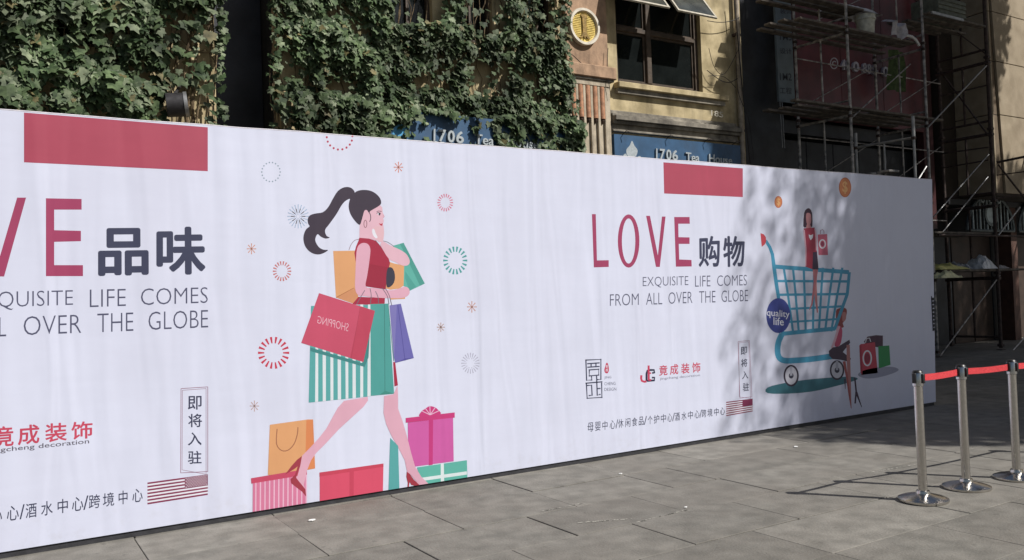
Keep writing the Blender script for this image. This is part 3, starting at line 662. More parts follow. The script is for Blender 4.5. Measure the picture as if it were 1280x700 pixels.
# main window
x0, x1, z0, z1 = WIN
b = MB(); 
b.box((x0, FY+.1, z0), (x0+.09, FY+.2, z1), m_win); b.box((x1-.09, FY+.1, z0), (x1, FY+.2, z1), m_win)
b.box((x0+.09, FY+.1, z0), (x1-.09, FY+.198, z0+.08), m_win); b.box((x0+.09, FY+.1, z1-.08), (x1-.09, FY+.198, z1), m_win)
wf = b.build('window', bld); wf['label'] = 'large dark window with brown timber bars beside the pilaster'
ztr = 6.66
b = MB(); b.box((x0+.09, FY+.09, ztr), (x1-.09, FY+.196, ztr+.09), m_win, .01); b.build('transom', wf)
xm = at(815, 60, FY).x
b = MB(); b.box((xm-.06, FY+.085, z0+.08), (xm+.06, FY+.202, z1-.08), m_win, .01); b.build('mullion', wf)
for (a, c_) in ((x0+.09, xm-.06), (xm+.06, x1-.09)):
    for (e, g) in ((z0+.08, ztr), (ztr+.09, z1-.08)):
        b = MB(); b.box((a+.04, FY+.165, e+.04), (c_-.04, FY+.171, g-.04), m_glass); b.build('pane', wf)
        b = MB()
        for q in (((a+.002, FY+.14, e), (a+.042, FY+.188, g)), ((c_-.042, FY+.14, e), (c_-.002, FY+.188, g)), ((a+.042, FY+.142, e+.001), (c_-.042, FY+.186, e+.04)), ((a+.042, FY+.142, g-.04), (c_-.042, FY+.186, g-.001))): b.box(*q, m_win)
        b.build('casement', wf)
# swung-out awning sashes
hz = 7.72
def sash(xa, xb, zb, yb, drop=0):
    Av = Vector((xa, FY-.02, hz)); Bv = Vector((xb, FY-.02, hz)); Cv = Vector((xb, yb, zb)); Dv = Vector((xa, yb, zb))
    b = MB(); t = .045
    n = (Bv-Av).cross(Dv-Av).normalized()*.035
    u = (Bv-Av).normalized()*t; v = (Dv-Av).normalized()*t
    def quad(p, q, r, s, m): b.add([p, q, r, s, p+n, q+n, r+n, s+n], [(0, 1, 2, 3), (7, 6, 5, 4), (0, 4, 5, 1), (1, 5, 6, 2), (2, 6, 7, 3), (3, 7, 4, 0)], m)
    quad(Av, Av+u, Dv+u, Dv, m_sash); quad(Bv-u, Bv, Cv, Cv-u, m_sash); quad(Av+u, Bv-u, Bv-u+v, Av+u+v, m_sash); quad(Dv+u-v, Cv-u-v, Cv-u, Dv+u, m_sash)
    o = b.build('open_sash', wf)
    b = MB(); g = n*.3
    b.add([Av+u+v+g, Bv-u+v+g, Cv-u-v+g, Dv+u-v+g, Av+u+v+g*2, Bv-u+v+g*2, Cv-u-v+g*2, Dv+u-v+g*2], [(0, 1, 2, 3), (7, 6, 5, 4), (0, 4, 5, 1), (1, 5, 6, 2), (2, 6, 7, 3), (3, 7, 4, 0)], mat('sash_glass', (.05, .055, .05), .1, 0, .3, 4, 0))
    b.build('pane', o)
q1 = at(788, 1, 11.85); q2 = at(838, 10.5, 11.85); q3 = at(848, 10.5, 11.85); q4 = at(897, 21.6, 11.85)
sash(q1.x-.25, q2.x, (q2.z+q1.z)/2+.02, 11.85); sash(q3.x, q4.x, (q3.z+q4.z)/2-.02, 11.85)
# sill and cornice
b = MB(); b.box((10.12, FY-.16, 5.49), (13.0, FY+.09, 5.60), m_yel, .012); b.box((10.14, FY-.09, 5.40), (12.95, FY-.002, 5.488), m_cor); b.build('sill', bld)
b = MB(); prof = [(.04, 5.07, 5.0), (.10, 5.0, 4.95), (.2, 4.948, 4.86), (.14, 4.858, 4.80), (.07, 4.798, 4.70), (.11, 4.698, 4.66)]
for pr, za, zb in prof: b.box((9.98, FY-pr, zb), (13.3, FY-.002, za), m_cor, .006)
b.build('cornice', bld)
# pilaster
PX0, PX1 = 8.98, 9.93
b = MB()
b.box((PX0, FY-.10, 5.83), (PX1, FY-.003, 8.6), m_ter, .01)
pil = b.build('pilaster', bld)
b = MB(); b.box((PX0-.03, FY-.19, 5.60), (PX1+.12, FY-.004, 5.828), m_ter, .015); b.box((PX0-.0, FY-.15, 5.56), (PX1+.08, FY-.006, 5.598), m_cor, .005); b.build('ledge', pil)
b = MB(); b.box((PX0, FY-.06, 0), (PX1, FY-.005, 5.558), m_pil)
nf = 5; fx0 = PX0+.03; fw = (PX1-.1-fx0)/nf
for i in range(nf+1):
    x = fx0+i*fw; b.box((x-.03, FY-.11, 0), (x+.03, FY-.0602, 5.46), m_pil, .008)
b.box((PX0-.005, FY-.12, 5.46), (PX1+.004, FY-.0604, 5.557), m_pil, .006); b.box((PX1-.09, FY-.105, 0), (PX1+.003, FY-.0602, 5.459), m_pil, .006)
b.build('fluted_shaft', pil)
m_rod = mat('terracotta_rod', (.38, .19, .105), .7, 0, .25, 12, .2)
for i in range(nf):
    x = fx0+(i+.5)*fw; b = MB()
    b.tube([(x, FY-.075, 5.45), (x, FY-.085, 4.86)], .058, m_rod, 12)
    b.tube([(x, FY-.075, 4.858), (x, FY-.075, 4.83), (x, FY-.075, 4.80), (x, FY-.075, 4.77)], [.03, .05, .035, .01], mat('rod_knob', (.08, .05, .035), .7), 10)
    for k in range(0): b.tube([(x-.05, FY-.12, 5.32-k*.17), (x, FY-.138, 5.30-k*.17), (x+.05, FY-.12, 5.27-k*.17)], .005, mat('rod_knob', (.08, .05, .035), .7), 6)
    b.build('reed', pil)
# medallion
mc = at(729, 34, FY-.12); m_ring = mat('medallion_rim_plaster', (.62, .57, .47), .7, 0, .12, 8, .15); m_gold = mat('medallion_gold_paint', (.7, .54, .17), .42, .25, .2, 14, .15)
b = MB(); rr = .345
b.lathe((mc.x, FY-.10, mc.z), [(rr*.98, 0), (rr, .05), (rr*.97, .085), (rr*.84, .085), (rr*.8, .05), (rr*.8, .02)], m_ring, 48, 'y'); med = b.build('medallion', pil)
b = MB(); b.lathe((mc.x, FY-.118, mc.z), [(rr*.79, 0), (rr*.79, .018)], m_gold, 48, 'y')
for i in range(15):
    zz = mc.z-rr*.66+i*rr*.095; hw = math.sqrt(max(0, (rr*.74)**2-(zz-mc.z)**2))
    for s_ in (-1, 1):
        xa = mc.x+s_*rr*.2; xb = mc.x+s_*hw
        if abs(xb-mc.x) > rr*.26: b.box((min(xa, xb), FY-.146, zz), (max(xa, xb), FY-.137, zz+.014), m_gold)
b.build('gold_disc', med)
b = MB(); zc = mc.z; X = mc.x
tow = [(-.36, -.62), (-.2, -.5), (-.12, -.25), (-.13, .5), (-.2, .52), (-.2, .64), (.2, .64), (.2, .52), (.13, .5), (.12, -.25), (.2, -.5), (.36, -.62), (.18, -.62), (.07, -.5), (.0, -.66), (-.07, -.5), (-.18, -.62)]
b.prism([(X+u*rr, FY-.137, zc+v*rr) for u, v in tow], (0, -.03, 0), mat('medallion_relief', (.26, .17, .05), .5, .3, .3, 14, .2))
b.build('tower_relief', med)
# blue signs
m_blue = mat('sign_blue', (.03, .085, .17), .5, 0, .15, 4, .05); weather(m_blue, (.03, .045, .07), .5, (1, 1, .5), 2)
m_slet = mat('sign_letter_white', (.36, .4, .42), .5, 0, .12, 30, .1)
def serif_glyphs(p, items, Ys): pass
def blue_sign(ox, xa, xb, label, bluelogo=False, proud=.12, lift=0):
    s = empty('shop_sign', (xa, FY-.14, 3.75)); tag(s, label, 'shop sign', 'blue tea house signs')
    b = MB(); b.box((xa, FY-proud, 3.72), (xb, FY-.0065, 4.6), m_blue); b.build('board', s)
    sy = FY-proud-.002
    p = Print((0, 0, 1), sy, ox, lift); lm = mat('sign_logo_blue', (.08, .35, .62), .5, 0, .1, 9, .05) if bluelogo else m_slet
    p.poly([(790, 176), (793, 182), (797, 188), (795, 195), (789.5, 197), (784, 194), (783, 187), (787, 182)], lm, 3)
    p.poly([(779, 195), (782, 192), (786, 197), (794, 198), (799, 195), (801, 197), (795, 202), (783, 200)], lm, 3)
    p.build('logo', s)
    p = Print((0, 0, 1), sy, ox, lift); p.step = .001
    for ch, xx0, xx1 in (('1', 818.9, 820.4), ('7', 823.5, 830), ('0', 831.5, 837.8), ('6', 839, 846)): p.word(ch, xx0, xx1, (816, 185.5, 846, 188.3), (816, 198.5, 846, 201.2), m_slet, bold=.022, depth=.03)
    for (xx, yy) in ((819.6, 198.7), (826, 199.5)): p.poly([(xx-3, yy-.6), (xx+3, yy-.2), (xx+3, yy+1), (xx-3, yy+.6)], m_slet)
    p.build('lettering', s); p = Print((0, 0, 1), sy, ox, lift); p.step = .001
    p.word('Tea', 856, 873, (856, 190.5, 873, 192.5), (856, 201.2, 873, 203), m_slet, bold=.012, depth=.03)
    p.build('lettering', s); p = Print((0, 0, 1), sy, ox, lift); p.step = .001
    p.word('House', 885, 914, (885, 192.6, 914, 196), (885, 203.2, 914, 206.4), m_slet, bold=.012, depth=.03)
    p.build('lettering', s)
blue_sign(0, 9.98, 13.3, 'blue 1706 Tea House sign with white letters under the large window')
blue_sign(at(537, 165, FY-.36).x-at(816, 190, FY-.36).x, 5.0, 8.7, 'blue 1706 Tea House sign half hidden by hanging ivy', True, .36, at(537, 161, FY-.36).z-at(816, 185.5, FY-.36).z)
for x in (10.2, 11.3, 12.3, 13.1):
    b = MB(); b.tube([(x, FY-.08, 4.6), (x, FY-.22, 4.66), (x+.05, FY-.26, 4.62)], .008, m_rust, 5); o = b.build('sign_hook', bld)
b = MB(); p_ = Print((0, 0, 1), FY-.215)
p_.text('185', [(889, 137.5), (904, 140), (904, 147), (889, 144.5)], mat('plate_digits', (.4, .37, .3), .7), bold=.01); p_.build('house_number', bld)
# drain pipe and cables
pipe = MB(); m_pipe = mat('old_drainpipe', (.3, .25, .19), .7, 0, .25, 10, .2); pp = [at(915+7, 0, FY-.12), at(936, 200, FY-.12)]
xpip = at(925, 60, FY-.1).x-.05
pipe.tube([(xpip, FY-.09, 0), (xpip, FY-.09, 12)], .055, m_pipe, 10)
po = pipe.build('drainpipe'); tag(po, 'beige drainpipe running up the right corner of the yellow building', 'drainpipe')
for z in (4.9, 6.9, 8.9):
    b = MB(); b.box((xpip-.075, FY-.11, z), (xpip+.075, FY-.007, z+.05), m_rust); b.build('bracket', po)
m_cab = mat('black_cable', (.02, .018, .018), .7)
for l, rad in (([(700, 62), (712, 66), (728, 80), (735, 84)], .007), ([(884, 26), (900, 28), (915, 26), (924, 22)], .008), ([(884, 88), (900, 100), (912, 103), (922, 98)], .008), ([(760, 60), (759, 90), (764, 120)], .006), ([(918, 0), (926, 90), (932, 150), (938, 205)], .012), ([(920, 40), (922, 110), (936, 150), (942, 200)], .007), ([(885, 95), (905, 96), (920, 110)], .006), ([(886, 60), (893, 84), (906, 92), (924, 60)], .006)):
    b = MB(); b.tube([at(x, y, FY-.17) for x, y in sm_pts(l, False, 5)], rad, m_cab, 5); b.build('cable', bld)
# wall lamp at the left
lc = at(228, 131, 11.95)
b = MB(); m_lamp = mat('lamp_black_metal', (.03, .028, .03), .5, .2, .3, 12, .1)
b.tube([lc+Vector((-.2, .02, -.02)), lc+Vector((.02, -.02, 0))], .16, m_lamp, 20); lamp = b.build('wall_lamp'); tag(lamp, 'old drum shaped wall lamp with a bright metal rim among the ivy at the left', 'lamp')
b = MB(); b.tube([lc+Vector((.021, -.02, 0)), lc+Vector((.065, -.03, .005))], .17, m_zinc, 20); b.build('rim', lamp)
b = MB(); b.tube([lc+Vector((-.12, .02, .1)), lc+Vector((-.05, .1, .2)), lc+Vector((.05, .4, .35))], .022, m_lamp, 8); b.build('arm', lamp)

# ================================================================== IVY
def leaf_mat(name, a, c_):
    m = mat(name, a, .6, 0, .25, 11, 0, spec=.22, c2=c_)
    t = m.node_tree; n = t.nodes; L = t.links; bs = n['Principled BSDF']; src = bs.inputs['Base Color'].links[0].from_socket
    geo = n.new('ShaderNodeNewGeometry'); sn = n.new('ShaderNodeTexNoise'); sn.inputs['Scale'].default_value = 1.3; sn.inputs['Detail'].default_value = 3; L.new(geo.outputs['Position'], sn.inputs['Vector'])
    mr = n.new('ShaderNodeMapRange'); mr.inputs[1].default_value = .35; mr.inputs[2].default_value = .65; mr.inputs[3].default_value = .6; mr.inputs[4].default_value = 1.35; L.new(sn.outputs[0], mr.inputs[0])
    hs = n.new('ShaderNodeHueSaturation'); L.new(src, hs.inputs['Color']); L.new(mr.outputs[0], hs.inputs['Value'])
    L.new(hs.outputs[0], bs.inputs['Base Color'])
    bs.inputs['Subsurface Weight'].default_value = 0
    tr = n.new('ShaderNodeBsdfTranslucent'); L.new(hs.outputs[0], tr.inputs[0]); mx = n.new('ShaderNodeMixShader'); mx.inputs[0].default_value = .18
    L.new(bs.outputs[0], mx.inputs[1]); L.new(tr.outputs[0], mx.inputs[2]); L.new(mx.outputs[0], n['Material Output'].inputs[0]); return m
m_leafs = [leaf_mat('ivy_leaf_deep', (.027, .047, .022), (.05, .08, .034)), leaf_mat('ivy_leaf_mid', (.05, .078, .036), (.085, .12, .056)), leaf_mat('ivy_leaf_pale', (.11, .14, .085), (.17, .2, .125)), leaf_mat('ivy_leaf_dry', (.09, .085, .035), (.15, .13, .06))]
L2 = [(0, .02), (.28, .12), (.52, .02), (.42, -.28), (.5, -.5), (.22, -.55), (0, -1.0), (-.22, -.55), (-.5, -.5), (-.42, -.28), (-.52, .02), (-.28, .12)]
LV = np.array([(0, -.03, -.35)]+[(x, .05*abs(x)*2-.04, z) for x, z in L2])
LF = [(0, i, i % 12+1) for i in range(1, 13)]
def leaf_me(k):
    me = bpy.data.meshes.new('leaf'); me.from_pydata([tuple(v) for v in LV], [], LF); me.materials.append(m_leafs[k]); me.update(); return me
LEAF = [leaf_me(k) for k in range(4)]
def leaf_xf(p, s, tilt, yaw, roll):
    return Matrix.Translation(p) @ Euler((tilt, roll, yaw), 'XYZ').to_matrix().to_4x4() @ Matrix.Scale(s, 4)
def inpoly(x, y, P):
    c_ = False; n = len(P)
    for i in range(n):
        x1_, y1_ = P[i]; x2_, y2_ = P[i-1]
        if (y1_ > y) != (y2_ > y) and x < (x2_-x1_)*(y-y1_)/(y2_-y1_)+x1_: c_ = not c_
    return c_
def toXZ(P): return [(at(x, y, FY-.1).x, at(x, y, FY-.1).z) for x, y in P]
from mathutils import noise
def ivy(label, region, gaps, n, sizes, seed, stems, zmin=3.6, n_near=290, weights=(.32, .42, .235, .025), clump=.12, runners=9):
    random.seed(seed)
    P = toXZ(region); G = [(toXZ(g), pr) for g, pr in gaps]
    xs = [q[0] for q in P]; zs = [q[1] for q in P]
    root = empty('ivy', ((min(xs)+max(xs))/2, FY-.1, 0)); tag(root, label, 'ivy')
    inst = []
    tries = 0
    while len(inst) < n and tries < n*30:
        tries += 1
        x = random.uniform(min(xs), max(xs)); z = random.uniform(max(zmin, min(zs)), max(zs))
        if not inpoly(x, z, P): continue
        if any(inpoly(x, z, g) and random.random() < pr for g, pr in G): continue
        nv = noise.noise(Vector((x*1.9, z*1.9, seed)))+.6*noise.noise(Vector((x*5, z*5, seed+4)))
        if nv < -clump-.12 and random.random() < .9: continue
        bulge = .10+.24*max(0, nv+.35)
        y = FY-.10-random.random()**.6*bulge-.03
        if 3.7 < z < 4.7 : y -= .14
        s = random.uniform(*sizes)*(.55+.75*random.random()**.8)
        mi = random.choices(range(4), weights)[0]
        inst.append((leaf_xf(Vector((x, y, z)), s, random.gauss(-.42, .3), random.gauss(0, .42), random.gauss(0, .35)), mi, y, s, x, z))
    def show(t):
        c = R.T @ (np.array([t[4], t[2], t[5]])-EYE); px, py = 640-F*c[0]/c[2], 350+F*c[1]/c[2]
        htop = 136+.0755*px
        return (t[3]*2.0+(FY-t[2])*1.0) if (2 < px < 1278 and 4 < py < htop-6) else -1
    inst.sort(key=show, reverse=True)
    loc = root.location
    for M_, mi, *_ in inst[:n_near]:
        o = bpy.data.objects.new('leaf', LEAF[mi]); link(o, root); M2 = M_.copy(); M2.translation -= loc; o.matrix_basis = M2
    rest = inst[n_near:]
    V = np.empty((len(rest)*13, 3)); Fs = []; mi_ = []
    LVh = np.hstack([LV, np.ones((13, 1))])
    for i, (M_, mi, *_) in enumerate(rest):
        V[i*13:(i+1)*13] = (LVh @ np.array(M_).T)[:, :3]-np.array(loc)
        Fs += [(a+i*13, b_+i*13, c_+i*13) for a, b_, c_ in LF]; mi_ += [mi]*12
    me = bpy.data.meshes.new('foliage'); me.from_pydata(V.tolist(), [], Fs)
    for m in m_leafs: me.materials.append(m)
    me.polygons.foreach_set('material_index', mi_); me.update()
    o = bpy.data.objects.new('foliage', me); link(o, root); o['kind'] = 'stuff'
    sb = MB(); m_stem = mat('ivy_stem_bark', (.1, .07, .042), .9, 0, .35, 14, .3, c2=(.19, .14, .08))
    for (pts, r) in stems:
        q = [at(x, y, FY-.1-random.uniform(0, .05)) for x, y in pts]; sb.tube(q, r, m_stem, 6)
    xs0, xs1 = min(xs), max(xs)
    for i in range(int((xs1-xs0)*runners)):       # thin climbing runners on the wall
        x = random.uniform(xs0, xs1); z = random.uniform(3.6, 4.2); q = []
        for k in range(14):
            if not inpoly(x, max(z, 4.1), P): break
            q.append(Vector((x, FY-.025-.02*random.random(), z))); x += random.gauss(0, .06); z += random.uniform(.18, .32)
        if len(q) > 3: sb.tube(q, random.uniform(.004, .009), m_stem, 4)
    sb.build('stems', root)
    return root
# left curtain
stl = []
for x0 in (202, 214, 222, 236, 240, 243, 247, 262, 268, 232, 155, 158):
    r = .004+.012*random.random() if x0 not in (236, 243) else .022
    pts = []; x = x0
    for y in range(-30, 175, 14): pts.append((x+math.sin(y*.05+x0)*2.0+random.uniform(-1, 1), y))
    stl.append((pts, r))
stl += [([(215, 10), (218, 40), (232, 55), (250, 66), (270, 66)], .008), ([(245, 66), (258, 62), (268, 75), (270, 95)], .007), ([(60, 10), (100, 18), (118, 38), (130, 60)], .01)]
ivy('dense large leaved ivy curtain with bare hanging stems over the wall at the far left', [(-90, -60), (276, -60), (272, 165), (200, 160), (-90, 150)],
    [([(198, 10), (272, 10), (275, 170), (204, 170)], .9), ([(150, 20), (166, 20), (166, 62), (150, 62)], .75), ([(96, 18), (122, 28), (124, 78), (104, 80), (92, 50)], .85), ([(186, 132), (206, 122), (206, 155), (186, 152)], .85), ([(204, 110), (236, 105), (236, 160), (204, 160)], .96)], 5000, (.09, .17), 3, stl)
ivy('broad mass of small leaved ivy over the wall between the dark recess and the pilaster', [(335, -60), (704, -60), (699, 60), (706, 120), (716, 215), (345, 190), (338, 120), (345, 60)],
    [([(482, -60), (552, -60), (552, 30), (520, 34), (490, 28), (478, 0)], .985), ([(574, -60), (624, -60), (626, 44), (596, 48), (574, 30)], .97), ([(618, -60), (650, -60), (652, 30), (622, 36)], .6), ([(662, -60), (700, -60), (700, 56), (672, 54), (664, 30)], .88),
     ([(578, 76), (632, 76), (634, 124), (578, 122)], .96), ([(476, 86), (488, 86), (488, 104), (476, 104)], .9), ([(516, 88), (552, 88), (552, 114), (516, 114)], .88), ([(570, 64), (604, 64), (604, 76), (570, 76)], .75), ([(634, 66), (644, 66), (644, 84), (634, 84)], .9), ([(655, 95), (690, 95), (700, 150), (668, 150)], .6),
     ([(503, 144), (604, 148), (608, 202), (503, 198)], .9), ([(526, 150), (578, 153), (580, 202), (526, 198)], 1.0), ([(484, 158), (528, 158), (528, 190), (484, 190)], .7), ([(588, 158), (608, 158), (608, 195), (588, 195)], .93), ([(640, 166), (676, 166), (676, 200), (640, 200)], .8), ([(335, 40), (362, 40), (362, 170), (335, 170)], .8), ([(378, 95), (398, 95), (398, 165), (378, 165)], .6)],
    13500, (.075, .13), 11, [([(690, -20), (694, 30), (700, 60), (704, 100)], .012), ([(660, -20), (655, 20), (662, 60), (650, 100), (640, 150)], .014), ([(560, 0), (552, 50), (560, 100), (545, 150)], .012), ([(470, -10), (462, 50), (476, 90), (470, 140)], .016), ([(400, -10), (395, 50), (385, 100), (390, 150)], .014)], zmin=3.9)
ivy('thin trailing ivy strands hanging across the dark recess left of the middle', [(268, -60), (345, -60), (345, 185), (272, 175)],
    [([(280, -60), (332, -60), (334, 185), (276, 185)], 1.0)], 170, (.06, .12), 41,
    [([(x0_+3*math.sin(y*.04+x0_), y) for y in range(-30, yb_, 14)], .006) for x0_, yb_ in ((270, 168), (340, 150))], n_near=120, clump=.3, runners=0)
ivy('thin sprig of ivy creeping over the right edge of the pilaster beside the medallion', [(694, -40), (704, -40), (707, 20), (703, 50), (712, 110), (718, 195), (706, 195), (696, 60)], [], 240, (.06, .1), 21, [([(700, -10), (705, 30), (702, 70), (708, 120), (712, 170)], .008)], n_near=60)

# ================================================================== DARK SHOP BETWEEN + RED BOARD
SX0, SX1 = 13.62, 20.6
m_dk = mat('dark_cladding', (.022, .024, .028), .6, 0, .35, 2.5, .15)
m_redw = mat('red_board', (.105, .018, .024), .45, 0, .25, 2.5, .08); weather(m_redw, (.03, .015, .02), .5, (1, 1, .5), 1.5)
dsh = empty('closed_shop', (17, FY+.3, 0)); tag(dsh, 'dark closed shop under renovation behind the scaffolding', 'building')
b = MB(); b.box((13.6, FY+1.2, 0), (21, FY+1.4, 12.5), m_in); b.box((13.6, FY+.36, 11.5), (21, FY+1.19, 12.5), m_in); b.build('back_wall', dsh)
b = MB(); b.box((13.7, FY+.35, 0), (15.2, FY+.5, 11.49), m_dk); b.box((15.2, FY+.36, 5.1), (21, FY+.5, 5.4), m_dk); b.build('dark_cladding', dsh)
for i in range(6):
    b = MB(); xa = 15.25+i*.95; b.box((xa, FY+.55, 0), (xa+.93, FY+.6, 5.0), m_dk, .01); b.build('shutter_panel', dsh)
# red signboard
rb = empty('red_signboard', (17.5, FY+.1, 5.5)); tag(rb, 'dark red shop board with raised telephone number behind the scaffolding', 'signboard')
xa = at(993, 60, FY+.1).x; xb = at(1150, 60, FY+.1).x
for i in range(3):
    b = MB(); wd = (xb-xa)/3; b.box((xa+i*wd+.006, FY+.1, 5.42), (xa+(i+1)*wd-.006, FY+.2, 11), m_redw, .004); b.build('panel', rb)
b = MB(); b.box((xb+.005, FY+.12, 3), (xb+.42, FY+.3, 11), mat('dark_red_post', (.05, .014, .016), .5)); b.build('side_post', rb)
p = Print((1030, 50, 12.73), FY+.098); p.step = .002
m_num = mat('raised_letter_grey', (.42, .4, .44), .5, .2, .15, 20, .05)
p.ring(158, 372, 66, 92, 16, m_num, 28); p.text('C', [(125, 330), (190, 335), (190, 420), (125, 412)], m_num, bold=.03); p.build('round_emblem', rb)
TN, BN = (250, 312, 1000, 440), (250, 478, 1000, 600)
for ch, xx0, xx1 in (('4', 248, 312), ('0', 322, 372), ('0', 430, 528), ('-', 545, 580), ('8', 590, 650), ('8', 662, 722), ('5', 752, 812), ('-', 830, 862), ('0', 905, 1000)):
    p = Print((1030, 50, 12.73), FY+.098); p.step = .002
    if ch == '-':
        f = lambda l, x: l[1]+(l[3]-l[1])*(x-l[0])/(l[2]-l[0]); y = (f(TN, xx0)+f(BN, xx0))/2; p.poly([(xx0, y-8), (xx1, y-4), (xx1, y+12), (xx0, y+8)], m_num)
    else: p.word(ch, xx0, xx1, TN, BN, m_num, bold=.03, depth=.05)
    p.build('raised_digit', rb)
# grey-blue vertical strip sign
vs_ = empty('vertical_banner', (15, FY-.1, 5.5)); tag(vs_, 'narrow grey blue vertical banner with dark characters beside the red board', 'banner')
va = at(971, 60, FY-.05).x; vb = at(991, 60, FY-.05).x; vz = at(984, 128, FY-.05).z
b = MB(); b.box((va, FY-.05, vz), (vb, FY+.0, 9.6), mat('grey_blue_sheet', (.13, .16, .175), .6, 0, .15, 3, .1)); b.build('sheet', vs_)
p = Print((965, 0, 5), FY-.052)
for txt, y0, y1 in (('装饰', 50, 85), ('1M5', 205, 250), ('设计', 300, 335), ('1M2', 455, 500), ('工程', 545, 585)):
    p.text(txt, [(48, y0), (122, y0+4), (124, y1+4), (50, y1)], mat('sheet_dark_ink', (.03, .035, .045), .6), bold=.01)
p.build('characters', vs_)
b = MB()
for dx in (.05, .12): b.tube([(va+dx, FY-.03, vz), (va+dx+.02, FY-.03, vz-1.0)], .008, m_zinc, 5)
b.build('tie_wire', vs_)

# ================================================================== BEIGE BUILDING AT THE RIGHT
BY = 11.42
m_bei = mat('beige_stone_panel', (.265, .212, .14), .8, 0, .08, 3, .12, 30, c2=(.3, .245, .17)); weather(m_bei, (.15, .11, .07), .45, (1, 1, .4), 1.5, .5, .8)
m_joint = mat('panel_joint', (.04, .03, .022), .9)
bb = empty('beige_building', (24, BY, 0)); tag(bb, 'beige stone clad building with recessed panel joints at the right edge', 'building')
xi = at(1172, 60, FY).x; xo = at(1238, 60, BY).x
b = MB(); b.box((xo+.06, BY+.06, 3.75), (34, FY+3, 12.5), m_joint); b.box((xi-.0, FY-.0, 3.75), (xo+.06, FY+3, 12.5), m_joint); b.build('core', bb)
ch0 = at(1243, 10, BY).x; ch1 = at(1263, 230, BY).x
joints = [3.8, 4.75, 6.02, 7.3, 8.6, 9.9, 11.2, 12.5]
joints = [3.8]+[round(at(1280, y, BY).z, 3) for y in (148, 84, 25)]+[8.95+.0, 10.2, 11.4]
joints = sorted(set(joints))
XC = xo+.05
import itertools
for za, zb in zip(joints[:-1], joints[1:]):
    # side panels (perpendicular to the street), front panels, tapered corner strip
    b = MB(); b.box((xo, BY+.02, za+.012), (xo+.055, FY-.0, zb-.012), m_bei, .006); b.build('stone_panel', bb)
    off = lambda z: (z-4.0)/(8.5-4.0)
    cw = lambda z: .38-.24*off(z)
    for k in range(6):
        x_l = xo+cw(za)+.01 if k == 0 else xo+.4+k*1.7
        x_lt = xo+cw(zb)+.01 if k == 0 else x_l
        x_r = xo+.4+(k+1)*1.7-.012
        b = MB(); b.prism([(x_l, BY, za+.012), (x_r, BY, za+.012), (x_r, BY, zb-.012), (x_lt, BY, zb-.012)], (0, .055, 0), m_bei); b.build('stone_panel', bb)
    b = MB(); b.prism([(xo+.001, BY+.055, za+.012), (xo+cw(za), BY+.055, za+.012), (xo+cw(zb), BY+.055, zb-.012), (xo+.001, BY+.055, zb-.012)], (0, .02, 0), mat('corner_strip_shade_tone', (.13, .095, .06), .8)); b.build('corner_strip', bb)  # corner's shade painted in: strip coloured darker than the stone panels
# shop front below with arched ironwork
b = MB(); b.box((xi, FY+.9, 0), (34, FY+1, 3.745), m_in); b.box((xi, FY-.1, 3.6), (34, FY+.89, 3.745), m_dk); b.build('shopfront_back', bb)
m_iron = mat('wrought_iron', (.1, .12, .125), .5, .4, .3, 15, .1); m_fan = mat('frosted_fanlight', (.3, .36, .37), .4, 0, .3, 6, .1)
def fan(cx, cz, r, y):
    g = empty('arched_iron_grille', (cx, y, cz)); tag(g, 'arched wrought iron grille above the dark shopfront ' + ('left of the brown column' if cx < 23.3 else 'at the right edge of the view'), 'grille')
    b = MB(); b.tube([(cx+r*math.cos(a), y, cz+r*math.sin(a)*.85) for a in [math.pi*i/18 for i in range(19)]], .045, m_iron, 6); b.tube([(cx-r, y, cz), (cx+r, y, cz)], .035, m_iron, 6); b.build('arch_bar', g)
    b = MB(); b.lathe((cx, y, cz+r*.38), [(r*.28, -.02), (r*.28, .03), (r*.21, .03), (r*.21, -.02)], m_iron, 20, 'y'); b.lathe((cx, y, cz+r*.38), [(r*.2, -.0), (r*.2, .02)], m_fan, 20, 'y'); b.build('round_boss', g)
    for i in range(13):
        x = cx-r*.9+i*r*1.8/12; h = math.sqrt(max(0, 1-((x-cx)/r)**2))*r*.85
        b = MB(); b.box((x-.02, y-.01, cz+.03), (x+.02, y+.02, cz+h), m_fan if i % 2 else m_iron); b.build('bar', g)
    for i in range(3):
        b = MB(); b.lathe((cx-r*.35+i*r*.35, y-.01, cz+r*.74), [(r*.09, -.015), (r*.09, .02), (r*.05, .02), (r*.05, -.015)], m_fan, 12, 'y'); b.build('small_ring', g)
fan(22.5, 2.95, 1.1, FY-.16); fan(24.95, 2.95, 1.1, FY-.16)
b = MB(); b.box((23.65, FY-.05, 0), (23.95, FY+.4, 3.6), mat('brown_column', (.09, .045, .032), .7, 0, .2, 5, .1)); b.build('column', bb)
for i in range(7):
    b = MB(); b.box((20.8+i*.95, FY+.5, 0), (20.8+i*.95+.9, FY+.56, 2.85), mat('shop_door_brown', (.045, .028, .02), .6, 0, .3, 3, .1) if i % 3 else m_dk, .01); b.build('door_panel', bb)

